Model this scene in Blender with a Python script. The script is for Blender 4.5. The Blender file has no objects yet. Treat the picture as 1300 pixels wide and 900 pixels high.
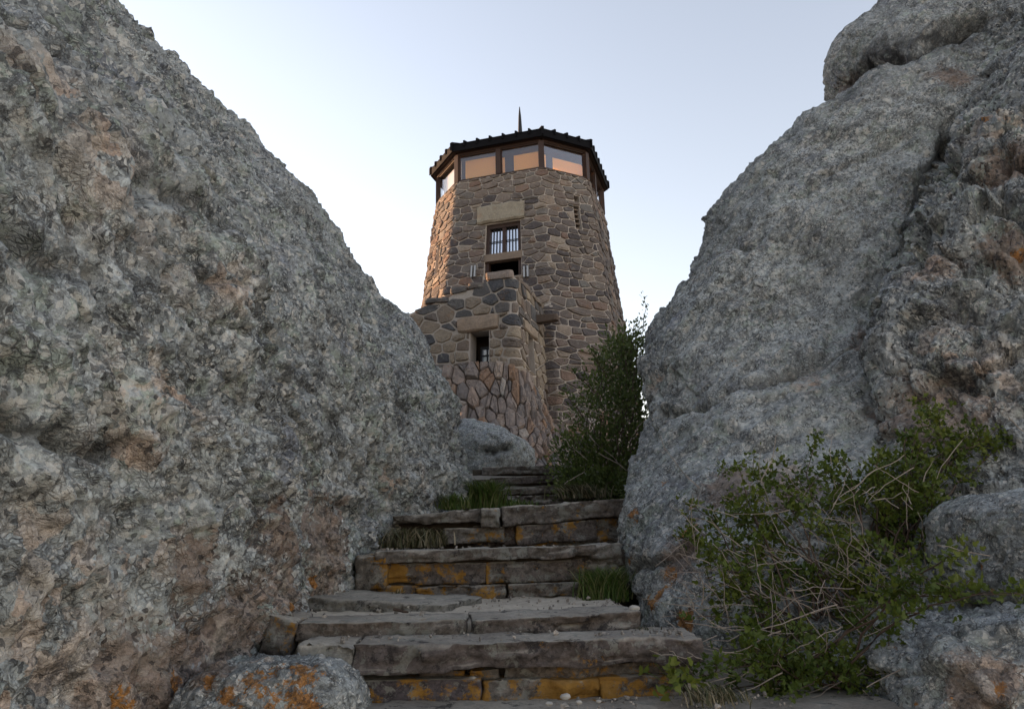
import bpy, bmesh, math, random
import numpy as np
from mathutils import Vector, Matrix

# ------------------------------------------------------------------ camera, sky, sun, exposure
SC = bpy.context.scene
COL = SC.collection
EYE = 1.5
PITCH = math.radians(14.2)
ROLL = math.radians(1.2)
FPX, CX, CY = 950.0, 650.0, 450.0
CT, ST = math.cos(PITCH), math.sin(PITCH)

cam_d = bpy.data.cameras.new("camera")
cam_d.sensor_width = 36.0
cam_d.lens = 36.0 * FPX / 1300.0
cam_d.clip_start = 0.05
cam_d.clip_end = 3000
cam = bpy.data.objects.new("camera", cam_d)
cam.location = (0, 0, EYE)
cam.rotation_euler = (Matrix.Rotation(math.radians(90) + PITCH, 3, 'X') @ Matrix.Rotation(-ROLL, 3, 'Z')).to_euler()
COL.objects.link(cam)
SC.camera = cam

SUN_EL = math.radians(9.0)
SUN_AZ = math.radians(-60.0)          # from +Y, clockwise positive: the sun is low on the left, a little ahead
sun_dir = Vector((math.sin(SUN_AZ) * math.cos(SUN_EL), math.cos(SUN_AZ) * math.cos(SUN_EL), math.sin(SUN_EL)))
world = bpy.data.worlds.new("World")
SC.world = world
world.use_nodes = True
wn = world.node_tree
wn.nodes.clear()
sky_n = wn.nodes.new("ShaderNodeTexSky")
sky_n.sky_type = 'NISHITA'
sky_n.sun_disc = False
sky_n.sun_elevation = SUN_EL
sky_n.sun_rotation = SUN_AZ
sky_n.altitude = 2200
sky_n.air_density = 1.6
sky_n.dust_density = 2.0
sky_n.ozone_density = 0.7
bg = wn.nodes.new("ShaderNodeBackground")
bg.inputs[1].default_value = 0.15
wo = wn.nodes.new("ShaderNodeOutputWorld")
wb = wn.nodes.new("ShaderNodeMix"); wb.data_type = 'RGBA'; wb.blend_type = 'MULTIPLY'   # white balance of the whole sky
wb.inputs[0].default_value = 1.0; wb.inputs[7].default_value = (1.07, .935, 1.02, 1)
wn.links.new(sky_n.outputs[0], wb.inputs[6]); hs = wn.nodes.new("ShaderNodeHueSaturation"); hs.inputs['Saturation'].default_value = 0.6
wn.links.new(wb.outputs[2], hs.inputs['Color']); wn.links.new(hs.outputs[0], bg.inputs[0])
wn.links.new(bg.outputs[0], wo.inputs[0])

sl = bpy.data.lights.new("sun", 'SUN')
sl.energy = 4.0
sl.angle = math.radians(0.5)
sl.color = (1.0, 0.56, 0.27)
so = bpy.data.objects.new("sun", sl)
so.rotation_euler = (-sun_dir).to_track_quat('-Z', 'Y').to_euler()
COL.objects.link(so)

SC.view_settings.view_transform = 'Standard'
SC.view_settings.look = 'None'
SC.view_settings.gamma = 1
SC.view_settings.exposure = 1.54

# ------------------------------------------------------------------ helpers
def W(px, py, Y):
    """world point seen at photograph pixel (px,py) at ground distance Y from the viewpoint"""
    a, b = (px - CX) / FPX, (CY - py) / FPX
    xc, yc = a * math.cos(ROLL) + b * math.sin(ROLL), -a * math.sin(ROLL) + b * math.cos(ROLL)
    s = Y / (CT - yc * ST)
    return np.array((xc * s, Y, EYE + (ST + yc * CT) * s))

def PIX(p):
    x, y, z = p[..., 0], p[..., 1], p[..., 2] - EYE
    d = y * CT + z * ST
    a, b = x / d, (z * CT - y * ST) / d
    return CX + FPX * (a * math.cos(ROLL) - b * math.sin(ROLL)), CY - FPX * (a * math.sin(ROLL) + b * math.cos(ROLL)), d

def _h(ix, iy, iz, seed):
    h = (ix.astype(np.uint32) * np.uint32(374761393) + iy.astype(np.uint32) * np.uint32(668265263)
         + iz.astype(np.uint32) * np.uint32(2147483647 - 1234567) + np.uint32(seed * 974711 + 17))
    h = (h ^ (h >> np.uint32(13))) * np.uint32(1274126177)
    h = (h ^ (h >> np.uint32(16))) * np.uint32(2246822519)
    return h ^ (h >> np.uint32(15))

def _f(h):
    return (h & np.uint32(0xFFFFFF)).astype(np.float32) / np.float32(0xFFFFFF)

def gnoise(p, seed=0):
    p = p.astype(np.float32)
    i = np.floor(p).astype(np.int32)
    f = p - i
    u = f * f * f * (f * (f * 6 - 15) + 10)
    r = 0
    for a in (0, 1):
        wa = u[:, 0] if a else 1 - u[:, 0]
        for b in (0, 1):
            wb = u[:, 1] if b else 1 - u[:, 1]
            for c in (0, 1):
                wc = u[:, 2] if c else 1 - u[:, 2]
                h = _h(i[:, 0] + a, i[:, 1] + b, i[:, 2] + c, seed)
                gx = ((h & np.uint32(1023)).astype(np.float32) / 511.5 - 1)
                gy = (((h >> np.uint32(10)) & np.uint32(1023)).astype(np.float32) / 511.5 - 1)
                gz = (((h >> np.uint32(20)) & np.uint32(1023)).astype(np.float32) / 511.5 - 1)
                r = r + wa * wb * wc * (gx * (f[:, 0] - a) + gy * (f[:, 1] - b) + gz * (f[:, 2] - c))
    return r * 1.3

def fbm(p, oct=4, seed=0, gain=0.5, ridge=False):
    r, a, s = 0, 1.0, 1.0
    for o in range(oct):
        n = gnoise(p * s + 7.3 * o, seed + o)
        if ridge:
            n = 1 - 2 * np.abs(n)
        r = r + a * n
        a *= gain
        s *= 2.07
    return r

def worley(p, cell, seed=0):
    """facets: every cell is its own tilted plane. Returns (tilt, f1, f2-f1, random)"""
    q = (p / cell).astype(np.float32)
    i = np.floor(q).astype(np.int32)
    n = len(q)
    b1 = np.full(n, 9, np.float32); b2 = np.full(n, 9, np.float32)
    tilt = np.zeros(n, np.float32); rnd = np.zeros(n, np.float32)
    for a in (-1, 0, 1):
        for b in (-1, 0, 1):
            for c in (-1, 0, 1):
                ix, iy, iz = i[:, 0] + a, i[:, 1] + b, i[:, 2] + c
                h = _h(ix, iy, iz, seed)
                h2 = _h(ix, iy, iz, seed + 101)
                dx = q[:, 0] - ix - (h & np.uint32(1023)).astype(np.float32) / 1023
                dy = q[:, 1] - iy - ((h >> np.uint32(10)) & np.uint32(1023)).astype(np.float32) / 1023
                dz = q[:, 2] - iz - ((h >> np.uint32(20)) & np.uint32(1023)).astype(np.float32) / 1023
                d = dx * dx + dy * dy + dz * dz
                m = d < b1
                b2 = np.where(m, b1, np.minimum(b2, d))
                b1 = np.where(m, d, b1)
                tx = (h2 & np.uint32(1023)).astype(np.float32) / 511.5 - 1
                ty = ((h2 >> np.uint32(10)) & np.uint32(1023)).astype(np.float32) / 511.5 - 1
                tz = ((h2 >> np.uint32(20)) & np.uint32(1023)).astype(np.float32) / 511.5 - 1
                tilt = np.where(m, tx * dx + ty * dy + tz * dz, tilt)
                rnd = np.where(m, _f(h2 ^ (h >> np.uint32(7))), rnd)
    return tilt, np.sqrt(b1), np.sqrt(b2) - np.sqrt(b1), rnd

def sstep(a, b, x):
    t = np.clip((x - a) / (b - a), 0, 1)
    return t * t * (3 - 2 * t)

def np_mesh(name, V, F, attrs=None, smooth=True):
    """V (n,3), F (m,4) or (m,3) int array"""
    me = bpy.data.meshes.new(name)
    V = np.asarray(V, np.float32); F = np.asarray(F, np.int32)
    k = F.shape[1]
    me.vertices.add(len(V)); me.vertices.foreach_set("co", V.ravel())
    me.loops.add(F.size); me.loops.foreach_set("vertex_index", F.ravel())
    me.polygons.add(len(F)); me.polygons.foreach_set("loop_start", np.arange(0, F.size, k, dtype=np.int32))
    me.polygons.foreach_set("use_smooth", np.full(len(F), smooth))
    for an, av in (attrs or {}).items():
        at = me.attributes.new(an, 'FLOAT', 'POINT')
        at.data.foreach_set("value", np.asarray(av, np.float32))
    me.update(calc_edges=True)
    return me

def link(name, me, mat=None, parent=None, loc=(0, 0, 0)):
    o = bpy.data.objects.new(name, me)
    if mat is not None:
        me.materials.append(mat)
    o.location = loc
    if parent is not None:
        o.parent = parent
    COL.objects.link(o)
    return o

def tag(o, label=None, cat=None, group=None, kind=None):
    if label: o["label"] = label
    if cat: o["category"] = cat
    if group: o["group"] = group
    if kind: o["kind"] = kind
    return o

def thing(name, loc, label, cat, group=None):
    o = bpy.data.objects.new(name, None)
    o.empty_display_size = 0.2
    o.location = loc
    COL.objects.link(o)
    return tag(o, label, cat, group)

class MB:
    """collects polygons of any size into one mesh"""
    def __init__(s): s.v = []; s.f = []; s.t = []
    def add(s, vs, fs, tint=0.5):
        n = len(s.v)
        s.v += [tuple(map(float, v)) for v in vs]
        s.f += [[i + n for i in f] for f in fs]
        s.t += [tint] * len(vs)
    def box(s, c, d, rz=0.0, tint=0.5, R=None):
        M = R if R is not None else Matrix.Rotation(rz, 3, 'Z')
        vs = [Vector(c) + M @ Vector((x * d[0] / 2, y * d[1] / 2, z * d[2] / 2)) for z in (-1, 1) for y in (-1, 1) for x in (-1, 1)]
        s.add(vs, [(0, 2, 3, 1), (4, 5, 7, 6), (0, 1, 5, 4), (2, 6, 7, 3), (0, 4, 6, 2), (1, 3, 7, 5)], tint)
    def beam(s, a, b, w, h, up=(0, 0, 1), tint=0.5):
        a, b = Vector(a), Vector(b); d = (b - a)
        x = d.normalized(); y = Vector(up).cross(x).normalized(); z = x.cross(y)
        R = Matrix((x, y, z)).transposed()
        s.box((a + b) / 2, (d.length, w, h), R=R, tint=tint)
    def tube(s, pts, rs, n=4, tint=0.5):
        rings = []
        base = len(s.v)
        pts = [Vector(p) for p in pts]
        for i, p in enumerate(pts):
            d = (pts[min(i + 1, len(pts) - 1)] - pts[max(i - 1, 0)]).normalized()
            x = d.orthogonal().normalized(); y = d.cross(x)
            r = rs[i] if hasattr(rs, '__len__') else rs
            for k in range(n):
                a = 2 * math.pi * k / n
                s.v.append(tuple(p + x * r * math.cos(a) + y * r * math.sin(a))); s.t.append(tint)
        for i in range(len(pts) - 1):
            for k in range(n):
                k2 = (k + 1) % n
                s.f.append([base + i * n + k, base + i * n + k2, base + (i + 1) * n + k2, base + (i + 1) * n + k])
    def mesh(s, name, smooth=False, loc=(0, 0, 0)):
        me = bpy.data.meshes.new(name)
        vs = s.v if tuple(loc) == (0, 0, 0) else [(a - loc[0], b - loc[1], c - loc[2]) for a, b, c in s.v]
        me.from_pydata(vs, [], s.f)
        at = me.attributes.new("tint", 'FLOAT', 'POINT')
        at.data.foreach_set("value", s.t)
        if smooth:
            me.polygons.foreach_set("use_smooth", [True] * len(me.polygons))
        me.update()
        return me
    def build(s, name, mat, parent=None, smooth=False, loc=(0, 0, 0)):
        base = loc
        return link(name, s.mesh(name, smooth, base), mat, parent, (0, 0, 0) if parent is not None else loc)

# ------------------------------------------------------------------ materials
class NT:
    def __init__(s, name):
        s.m = bpy.data.materials.new(name); s.m.use_nodes = True
        s.t = s.m.node_tree; s.t.nodes.clear()
        s.out = s.n("ShaderNodeOutputMaterial")
        s.b = s.n("ShaderNodeBsdfPrincipled")
        s.l(s.b.outputs[0], s.out.inputs[0])
        s.tc = s.n("ShaderNodeTexCoord").outputs["Object"]
    def n(s, t, **k):
        nd = s.t.nodes.new(t)
        for a, b in k.items(): setattr(nd, a, b)
        return nd
    def l(s, a, b): s.t.links.new(a, b)
    def put(s, inp, v):
        if hasattr(v, "is_output") or isinstance(v, bpy.types.NodeSocket): s.l(v, inp)
        elif isinstance(v, (tuple, list)) and len(v) == 3 and inp.type == 'RGBA': inp.default_value = (*v, 1)
        else: inp.default_value = v
    def map(s, scale=(1, 1, 1), rot=(0, 0, 0)):
        m = s.n("ShaderNodeMapping"); m.inputs["Scale"].default_value = scale; m.inputs["Rotation"].default_value = rot
        s.l(s.tc, m.inputs["Vector"]); return m.outputs[0]
    def noise(s, scale, detail=4, rough=0.6, dist=0, vec=None, col=False):
        n = s.n("ShaderNodeTexNoise"); n.inputs["Scale"].default_value = scale; n.inputs["Detail"].default_value = detail
        n.inputs["Roughness"].default_value = rough; n.inputs["Distortion"].default_value = dist
        s.l(vec or s.tc, n.inputs["Vector"]); return n.outputs[1 if col else 0]
    def voro(s, scale, feat='F1', out=0, vec=None, rand=1.0):
        n = s.n("ShaderNodeTexVoronoi", feature=feat); n.inputs["Scale"].default_value = scale
        n.inputs["Randomness"].default_value = rand
        s.l(vec or s.tc, n.inputs["Vector"]); return n.outputs[out]
    def ramp(s, fac, stops, interp='LINEAR'):
        r = s.n("ShaderNodeValToRGB"); e = r.color_ramp; e.interpolation = interp
        while len(e.elements) < len(stops): e.elements.new(0.5)
        for el, (p, c) in zip(e.elements, stops):
            el.position = p; el.color = (c, c, c, 1) if not hasattr(c, '__len__') else (*c, 1)
        s.put(r.inputs[0], fac); return r.outputs[0]
    def mix(s, fac, a, b, mode='MIX'):
        m = s.n("ShaderNodeMix", data_type='RGBA', blend_type=mode, clamp_factor=True)
        s.put(m.inputs[0], fac); s.put(m.inputs[6], a); s.put(m.inputs[7], b); return m.outputs[2]
    def math(s, op, a, b=0.0, c=None):
        m = s.n("ShaderNodeMath", operation=op); s.put(m.inputs[0], a); s.put(m.inputs[1], b)
        if c is not None: s.put(m.inputs[2], c)
        return m.outputs[0]
    def attr(s, name):
        a = s.n("ShaderNodeAttribute"); a.attribute_name = name; return a.outputs["Fac"]
    def sep(s, c):
        n = s.n("ShaderNodeSeparateColor"); s.l(c, n.inputs[0]); return n.outputs
    def bump(s, h, strength=0.5, dist=0.01, normal=None):
        b = s.n("ShaderNodeBump"); b.inputs["Strength"].default_value = strength; b.inputs["Distance"].default_value = dist
        s.put(b.inputs["Height"], h)
        if normal is not None: s.l(normal, b.inputs["Normal"])
        return b.outputs[0]
    def done(s, col, rough=0.9, normal=None, spec=0.25):
        s.put(s.b.inputs["Base Color"], col); s.put(s.b.inputs["Roughness"], rough)
        s.b.inputs["Specular IOR Level"].default_value = spec
        if normal is not None: s.l(normal, s.b.inputs["Normal"])
        return s.m

def granite(name, tone=1.0, scale=1.0, green=0.5, black=0.5, contrast=1.0):
    t = NT(name)
    k = scale
    warp = t.n("ShaderNodeVectorMath", operation='MULTIPLY_ADD')
    t.l(t.noise(9 * k, 3, 0.6, col=True), warp.inputs[0]); warp.inputs[1].default_value = (.09 / k,) * 3
    t.l(t.tc, warp.inputs[2])
    wv = warp.outputs[0]
    big = t.noise(0.9, 5, 0.6)
    mid = t.noise(5.5 * k, 6, 0.7)
    fine = t.noise(38 * k, 5, 0.75)
    base = t.ramp(big, [(0.3, (.148 * tone, .159 * tone, .163 * tone)), (0.7, (.235 * tone, .248 * tone, .244 * tone))])
    # crystals: cells of two sizes, each with its own value
    c1 = t.sep(t.voro(26 * k, 'F1', 1, wv)); c2 = t.sep(t.voro(62 * k, 'F1', 1, wv)); c3 = t.sep(t.voro(11 * k, 'F1', 1, wv))
    grit = t.ramp(t.noise(95 * k, 4, 0.75), [(.3, 0), (.7, 1)]); fin2 = t.ramp(fine, [(.3, 0), (.7, 1)]); mid2 = t.ramp(t.noise(14 * k, 6, .75), [(.3, 0), (.7, 1)])
    v = t.math('ADD', t.math('MULTIPLY', c1[0], 0.26 * contrast), t.math('MULTIPLY', c2[1], 0.42 * contrast))
    v = t.math('ADD', v, t.math('MULTIPLY', fin2, 0.55 * contrast)); v = t.math('ADD', v, t.math('MULTIPLY', grit, 0.4 * contrast))
    v = t.math('ADD', v, t.math('ADD', t.math('MULTIPLY', c3[1], 0.12 * contrast), t.math('MULTIPLY', mid2, .3 * contrast)))
    v = t.math('ADD', v, 1 - 1.03 * contrast)
    zone = t.ramp(t.noise(1.3, 4, .6, vec=t.map((1, 1, .7), (.5, .3, 0))), [(.40, .35), (.60, 1.15)])     # smooth weathered faces between coarse crystalline ones
    v = t.math('ADD', t.math('MULTIPLY', t.math('SUBTRACT', v, 1.0), zone), 1.0)
    v = t.math('MAXIMUM', v, 0.12)
    col = t.mix(1.0, base, v, 'MULTIPLY')
    tn = t.math('ADD', t.math('MULTIPLY', t.noise(2.4, 6, .7), .6), t.math('MULTIPLY', t.noise(8 * k, 6, .75), .4))   # paler and darker mineral patches
    col = t.mix(1.0, col, t.ramp(tn, [(.36, .52), (.5, 1.0), (.64, 1.28)]), 'MULTIPLY')
    # blue grey bare rock
    bl = t.ramp(t.noise(2.1, 5, 0.65), [(0.56, 0.0), (0.68, 0.8)])
    col = t.mix(bl, col, t.mix(1.0, (.15 * tone, .16 * tone, .185 * tone), v, 'MULTIPLY'))
    # pale green lichen crust
    gm = t.math('MULTIPLY', t.ramp(t.noise(3.3 * k, 7, 0.72), [(0.5, 0.0), (0.57, 1.0)]), t.ramp(c1[2], [(0.35, 0), (0.45, 1)]))
    gm = t.math('MULTIPLY', gm, green)
    col = t.mix(gm, col, t.mix(0.7, (.20, .235, .20), t.mix(1.0, (.30, .34, .29), v, 'MULTIPLY')))
    # warm mineral stains
    wm = t.math('MULTIPLY', t.ramp(t.noise(2.7, 6, 0.7, vec=t.map((1, 1, 1.3), (0.4, 0.2, 1.0))), [(0.55, 0), (0.66, 1)]), t.ramp(c1[1], [(0.5, 0), (0.6, 1)]))
    col = t.mix(t.math('MULTIPLY', wm, 0.35), col, (.24, .19, .14))
    # bright quartz and feldspar grains
    q = t.ramp(c2[0], [(0.86, 0), (0.88, 1)]); q2 = t.ramp(c1[0], [(0.93, 0), (0.94, 1)])
    col = t.mix(t.math('MULTIPLY', q, 0.75), col, (.50, .49, .46)); col = t.mix(t.math('MULTIPLY', q2, 0.7), col, (.50, .48, .44))
    # shadow between the flakes painted in as dark seams, gathered in patches
    ed = t.voro(19 * k, 'DISTANCE_TO_EDGE', 0, wv); ed2 = t.voro(47 * k, 'DISTANCE_TO_EDGE', 0, wv)
    pt = t.ramp(t.noise(6 * k, 6, .75), [(.42, 0), (.6, 1)])
    sm = t.math('MAXIMUM', t.math('MULTIPLY', t.ramp(ed, [(.02, 1), (.07, 0)]), .75), t.math('MULTIPLY', t.ramp(ed2, [(.04, 1), (.13, 0)]), .6))
    sm = t.math('MULTIPLY', sm, pt)
    col = t.mix(sm, col, (.035, .033, .033))
    # region masks
    br = t.ramp(t.math('ADD', t.math('MULTIPLY', t.attr("brown"), .5), t.math('ADD', t.math('MULTIPLY', mid, .7), t.math('MULTIPLY', c2[2], 0.16))), [(0.68, 0), (0.80, .85)])
    col = t.mix(t.math('MULTIPLY', br, 0.9), col, t.mix(1.0, t.mix(c1[2], (.135, .085, .058), (.17, .13, .105)), t.math('MULTIPLY', v, 1.15), 'MULTIPLY'))
    pe = t.math('MULTIPLY', t.attr("peach"), t.ramp(t.math('ADD', mid, t.math('MULTIPLY', c3[2], 0.4)), [(0.70, 0), (0.74, .85)]))
    col = t.mix(pe, col, t.mix(1.0, t.mix(c3[0], (.42, .31, .24), (.40, .37, .33)), v, 'MULTIPLY'))
    og = t.ramp(t.math('ADD', t.math('MULTIPLY', t.attr("orange"), .42), t.math('ADD', t.math('MULTIPLY', t.noise(6 * k, 9, 0.75), .8), t.math('MULTIPLY', c2[0], .06))), [(0.80, 0), (0.83, .9)])
    col = t.mix(og, col, t.mix(1.0, t.mix(mid, (.27, .125, .02), (.22, .085, .022)), t.math('MULTIPLY', v, 1.1), 'MULTIPLY'))
    # black lichen, dark specks, and black along the carved cracks
    bm = t.math('MULTIPLY', t.ramp(t.noise(3.6 * k, 9, 0.82), [(0.54, 0), (0.58, 1)]), t.ramp(fine, [(0.4, 0), (0.55, 1)]))
    bm = t.math('MULTIPLY', bm, black)
    bm2 = t.math('MULTIPLY', t.ramp(c2[2], [(0.9, 0), (0.93, 1)]), 0.45 + 0.35 * black)
    bm = t.math('MAXIMUM', t.math('MAXIMUM', bm, bm2), t.math('MULTIPLY', t.attr("dark"), t.ramp(mid, [(0.38, 0), (0.52, 1)])))
    col = t.mix(t.math('MULTIPLY', bm, 0.92), col, (.022, .022, .026))
    h = t.math('ADD', t.math('MULTIPLY', fine, 0.6), t.math('MULTIPLY', c1[2], 0.55))
    h = t.math('SUBTRACT', h, t.math('MULTIPLY', sm, .7)); h = t.math('ADD', h, t.math('MULTIPLY', c2[2], 0.3)); h = t.math('ADD', h, t.math('MULTIPLY', t.noise(130 * k, 3, 0.7), 0.3))
    nrm = t.bump(h, 0.8, 0.014 / k)
    return t.done(col, t.ramp(c2[1], [(0, 0.6), (1, 0.95)]), nrm, 0.35)

def stone_mat(name, stops, bumpd=0.02, scale=1.0, spec=0.2, streak=False):
    """split rock; the colour of each stone comes from its tint value"""
    t = NT(name)
    tint = t.attr("tint")
    col = t.ramp(tint, stops)
    n1 = t.noise(5 * scale, 6, 0.7); n2 = t.noise(30 * scale, 5, 0.75)
    c = t.sep(t.voro(34 * scale, 'F1', 1))
    v = t.math('ADD', t.math('MULTIPLY', n1, 0.9), t.math('ADD', t.math('MULTIPLY', n2, 0.7), t.math('MULTIPLY', c[0], 0.25)))
    v = t.math('ADD', v, 0.08)
    col = t.mix(1.0, col, v, 'MULTIPLY')
    li = t.ramp(t.noise(7 * scale, 7, 0.75), [(0.58, 0), (0.66, 0.55)])
    col = t.mix(li, col, (.26, .255, .22))
    rs = t.ramp(t.noise(3.1 * scale, 5, 0.7), [(0.58, 0), (0.7, 0.5)])
    col = t.mix(rs, col, (.21, .125, .075))
    h = t.math('ADD', t.math('MULTIPLY', n1, 0.7), t.math('MULTIPLY', n2, 0.5)); h = t.math('ADD', h, t.math('MULTIPLY', c[1], 0.2))
    return t.done(col, 0.88, t.bump(h, 0.8, bumpd), spec)

def slab_mat(name):
    """bedded schist of the steps: broken faces, orange lichen by attribute, pale dust on top"""
    t = NT(name)
    lay = t.noise(4.0, 7, 0.7, 0.6, vec=t.map((1, 1, 5)))
    lay2 = t.noise(7.0, 6, 0.75, 0.8, vec=t.map((1.6, 1.6, 6), (0, .05, 0)))
    n1 = t.noise(4, 6, 0.7); n2 = t.noise(55, 6, 0.8); n3 = t.noise(17, 6, 0.75)
    c1 = t.sep(t.voro(30, 'F1', 1)); c2 = t.sep(t.voro(90, 'F1', 1))
    col = t.ramp(t.attr("tint"), [(0, (.062, .052, .056)), (0.3, (.088, .074, .067)), (0.6, (.112, .10, .088)), (1, (.18, .172, .155))])
    v = t.math('ADD', t.math('MULTIPLY', lay, 0.5), t.math('ADD', t.math('MULTIPLY', n2, 0.7), t.math('MULTIPLY', n3, 0.8)))
    v = t.math('ADD', t.math('ADD', v, t.math('MULTIPLY', c1[0], .25)), t.math('MULTIPLY', c2[0], .3)); v = t.math('MAXIMUM', t.math('ADD', t.math('MULTIPLY', t.math('ADD', v, -1.25), 1.7), 1.0), .2)
    col = t.mix(1.0, col, v, 'MULTIPLY')
    col = t.mix(t.ramp(t.noise(2.3, 6, .7), [(.52, 0), (.64, .5)]), col, t.mix(1.0, (.12, .09, .072), v, 'MULTIPLY'))
    cr = t.ramp(lay2, [(0.33, 0.85), (0.38, 0.0)])
    col = t.mix(cr, col, (.022, .019, .018))
    geo = t.n("ShaderNodeNewGeometry"); sx = t.n("ShaderNodeSeparateXYZ"); t.l(geo.outputs["Normal"], sx.inputs[0])
    up = t.ramp(sx.outputs[2], [(0.45, 0), (0.85, 1)])
    dust = t.math('MULTIPLY', up, t.ramp(n1, [(0.35, 0.4), (0.6, 1)]))
    col = t.mix(t.math('MULTIPLY', dust, 0.8), col, t.mix(1.0, (.42, .38, .32), t.math('ADD', n2, 0.5), 'MULTIPLY'))
    pal = t.math('MULTIPLY', t.ramp(t.noise(8, 8, 0.78), [(0.52, 0), (0.57, 0.7)]), t.ramp(c1[1], [(.3, 0), (.4, 1)]))
    col = t.mix(pal, col, (.19, .19, .17))
    bk = t.math('MULTIPLY', t.ramp(t.noise(11, 8, 0.8), [(0.57, 0), (0.61, 0.8)]), 1.0)
    col = t.mix(bk, col, (.02, .018, .02))
    og = t.ramp(t.math('ADD', t.math('MULTIPLY', t.attr("orange"), .30), t.math('ADD', t.math('MULTIPLY', t.ramp(t.noise(6.5, 9, 0.75), [(.3, 0), (.7, 1)]), .55), t.math('MULTIPLY', n2, 0.14))), [(0.61, 0), (0.67, .9)])
    col = t.mix(og, col, t.mix(1.0, t.mix(n3, (.19, .085, .013), (.30, .165, .03)), t.math('ADD', n2, 0.5), 'MULTIPLY'))
    h = t.math('ADD', t.math('MULTIPLY', lay2, 0.5), t.math('MULTIPLY', n2, 0.35)); h = t.math('ADD', h, t.math('ADD', t.math('MULTIPLY', n3, 0.6), t.math('MULTIPLY', c1[2], .25)))
    return t.done(col, 0.88, t.bump(h, 0.9, 0.016), 0.2)

def plain(name, c, rough=0.7, var=0.35, scale=20, bumpd=0.004, metal=0.0, vec=(1, 1, 1), spec=0.3):
    t = NT(name)
    n = t.noise(scale, 5, 0.7, vec=t.map(vec)); n2 = t.noise(scale * 0.12, 4, 0.6)
    v = t.math('ADD', t.math('MULTIPLY', n, 2 * var), t.math('ADD', t.math('MULTIPLY', n2, var), 1 - 1.5 * var))
    t.b.inputs["Metallic"].default_value = metal
    return t.done(t.mix(1.0, c, v, 'MULTIPLY'), rough, t.bump(n, 0.5, bumpd), spec)

def leaf_mat(name, stops, trans=0.25):
    t = NT(name)
    col = t.ramp(t.attr("tint"), stops)
    tr = t.n("ShaderNodeBsdfTranslucent"); t.l(col, tr.inputs[0])
    mx = t.n("ShaderNodeMixShader"); mx.inputs[0].default_value = trans
    t.done(col, 0.55, None, 0.3)
    t.l(t.b.outputs[0], mx.inputs[1]); t.l(tr.outputs[0], mx.inputs[2]); t.l(mx.outputs[0], t.out.inputs[0])
    return t.m

def glass_mat(name, refl, tint=(1, 1, 1)):
    t = NT(name)
    g = t.n("ShaderNodeBsdfGlossy"); g.inputs["Roughness"].default_value = 0.03
    g.inputs[0].default_value = (.9, .93, 1, 1)
    tr = t.n("ShaderNodeBsdfTransparent"); tr.inputs[0].default_value = (*tint, 1)
    lw = t.n("ShaderNodeLayerWeight"); lw.inputs[0].default_value = 0.35
    mx = t.n("ShaderNodeMixShader"); t.l(t.math('ADD', t.math('MULTIPLY', lw.outputs[1], 0.2), refl), mx.inputs[0])
    t.l(tr.outputs[0], mx.inputs[1]); t.l(g.outputs[0], mx.inputs[2]); t.l(mx.outputs[0], t.out.inputs[0])
    return t.m

M = {}
M['rock_l'] = granite("granite_mottled", 1.5, 1.05, 0.7, 0.85, 1.7)
M['rock_r'] = granite("granite_smooth", 1.48, 1.3, 0.6, 0.6, 1.6)
M['rock_c'] = granite("granite_lichened", 1.25, 1.05, 0.7, 1.0, 1.5)
M['rock_b'] = granite("granite_speckled", 1.5, 2.0, 0.4, 0.6, 1.5)
M['rock_o'] = granite("granite_orange_lichen", 1.2, 1.6, 0.3, 0.4, 1.2)
TOWER = [(0, (.062, .055, .058)), (0.25, (.092, .080, .078)), (0.5, (.122, .102, .092)), (0.7, (.155, .128, .112)), (0.82, (.125, .118, .112)), (0.9, (.15, .10, .08)), (1, (.235, .20, .165))]
M['stone_t'] = stone_mat("rubble_stone", TOWER)
M['stone_a'] = stone_mat("rubble_stone_annex", [(0, (.065, .066, .072)), (0.35, (.105, .10, .098)), (0.6, (.15, .12, .10)), (0.8, (.20, .165, .13)), (1, (.27, .225, .17))])
M['stone_k'] = stone_mat("pitched_stone", [(0, (.13, .12, .115)), (0.4, (.20, .165, .145)), (0.7, (.25, .20, .17)), (0.9, (.22, .135, .085)), (1, (.31, .275, .24))], 0.03, 0.8)
M['mortar'] = plain("lime_mortar", (.36, .32, .285), 0.95, 0.4, 30, 0.01)
M['bed'] = plain('shade_toned_bedding', (.14, .105, .085), 0.95, 0.4, 30, 0.01)  # dark tone paints in the shadow between the pitched stones
M['lintel'] = stone_mat("hewn_lintel", [(0, (.235, .21, .165)), (1, (.25, .19, .145))], 0.008)
M['slab'] = slab_mat("bedded_schist")
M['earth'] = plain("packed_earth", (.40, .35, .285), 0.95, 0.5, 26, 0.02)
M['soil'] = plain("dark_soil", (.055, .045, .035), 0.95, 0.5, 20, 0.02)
M['ground'] = plain("mountain_ground", (.15, .135, .11), 0.95, 0.5, 6, 0.03)
M['wood'] = plain("stained_window_timber", (.036, .019, .014), 0.6, 0.4, 30, 0.003, vec=(1, 1, .2))
M['greywood'] = plain("weathered_timber", (.17, .13, .10), 0.8, 0.4, 30, 0.004, vec=(.3, .3, 1))
M['oldbeam'] = plain("old_beam", (.10, .075, .06), 0.85, 0.5, 25, 0.006)
M['roof'] = plain("black_roof_metal", (.006, .006, .0075), 0.8, 0.4, 12, 0.004, spec=.08)
M['soffit'] = plain("soffit_timber", (.035, .022, .018), 0.8, 0.4, 18)
M['blind'] = leaf_mat("amber_blind", [(0, (.92, .64, .24)), (1, (.92, .64, .24))], 0.8)
M['cream'] = leaf_mat("cream_blind", [(0, (.62, .57, .48)), (1, (.62, .57, .48))], 0.4)
M['inside'] = plain("dark_interior", (.02, .017, .015), 0.9, 0.3, 8)
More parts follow.
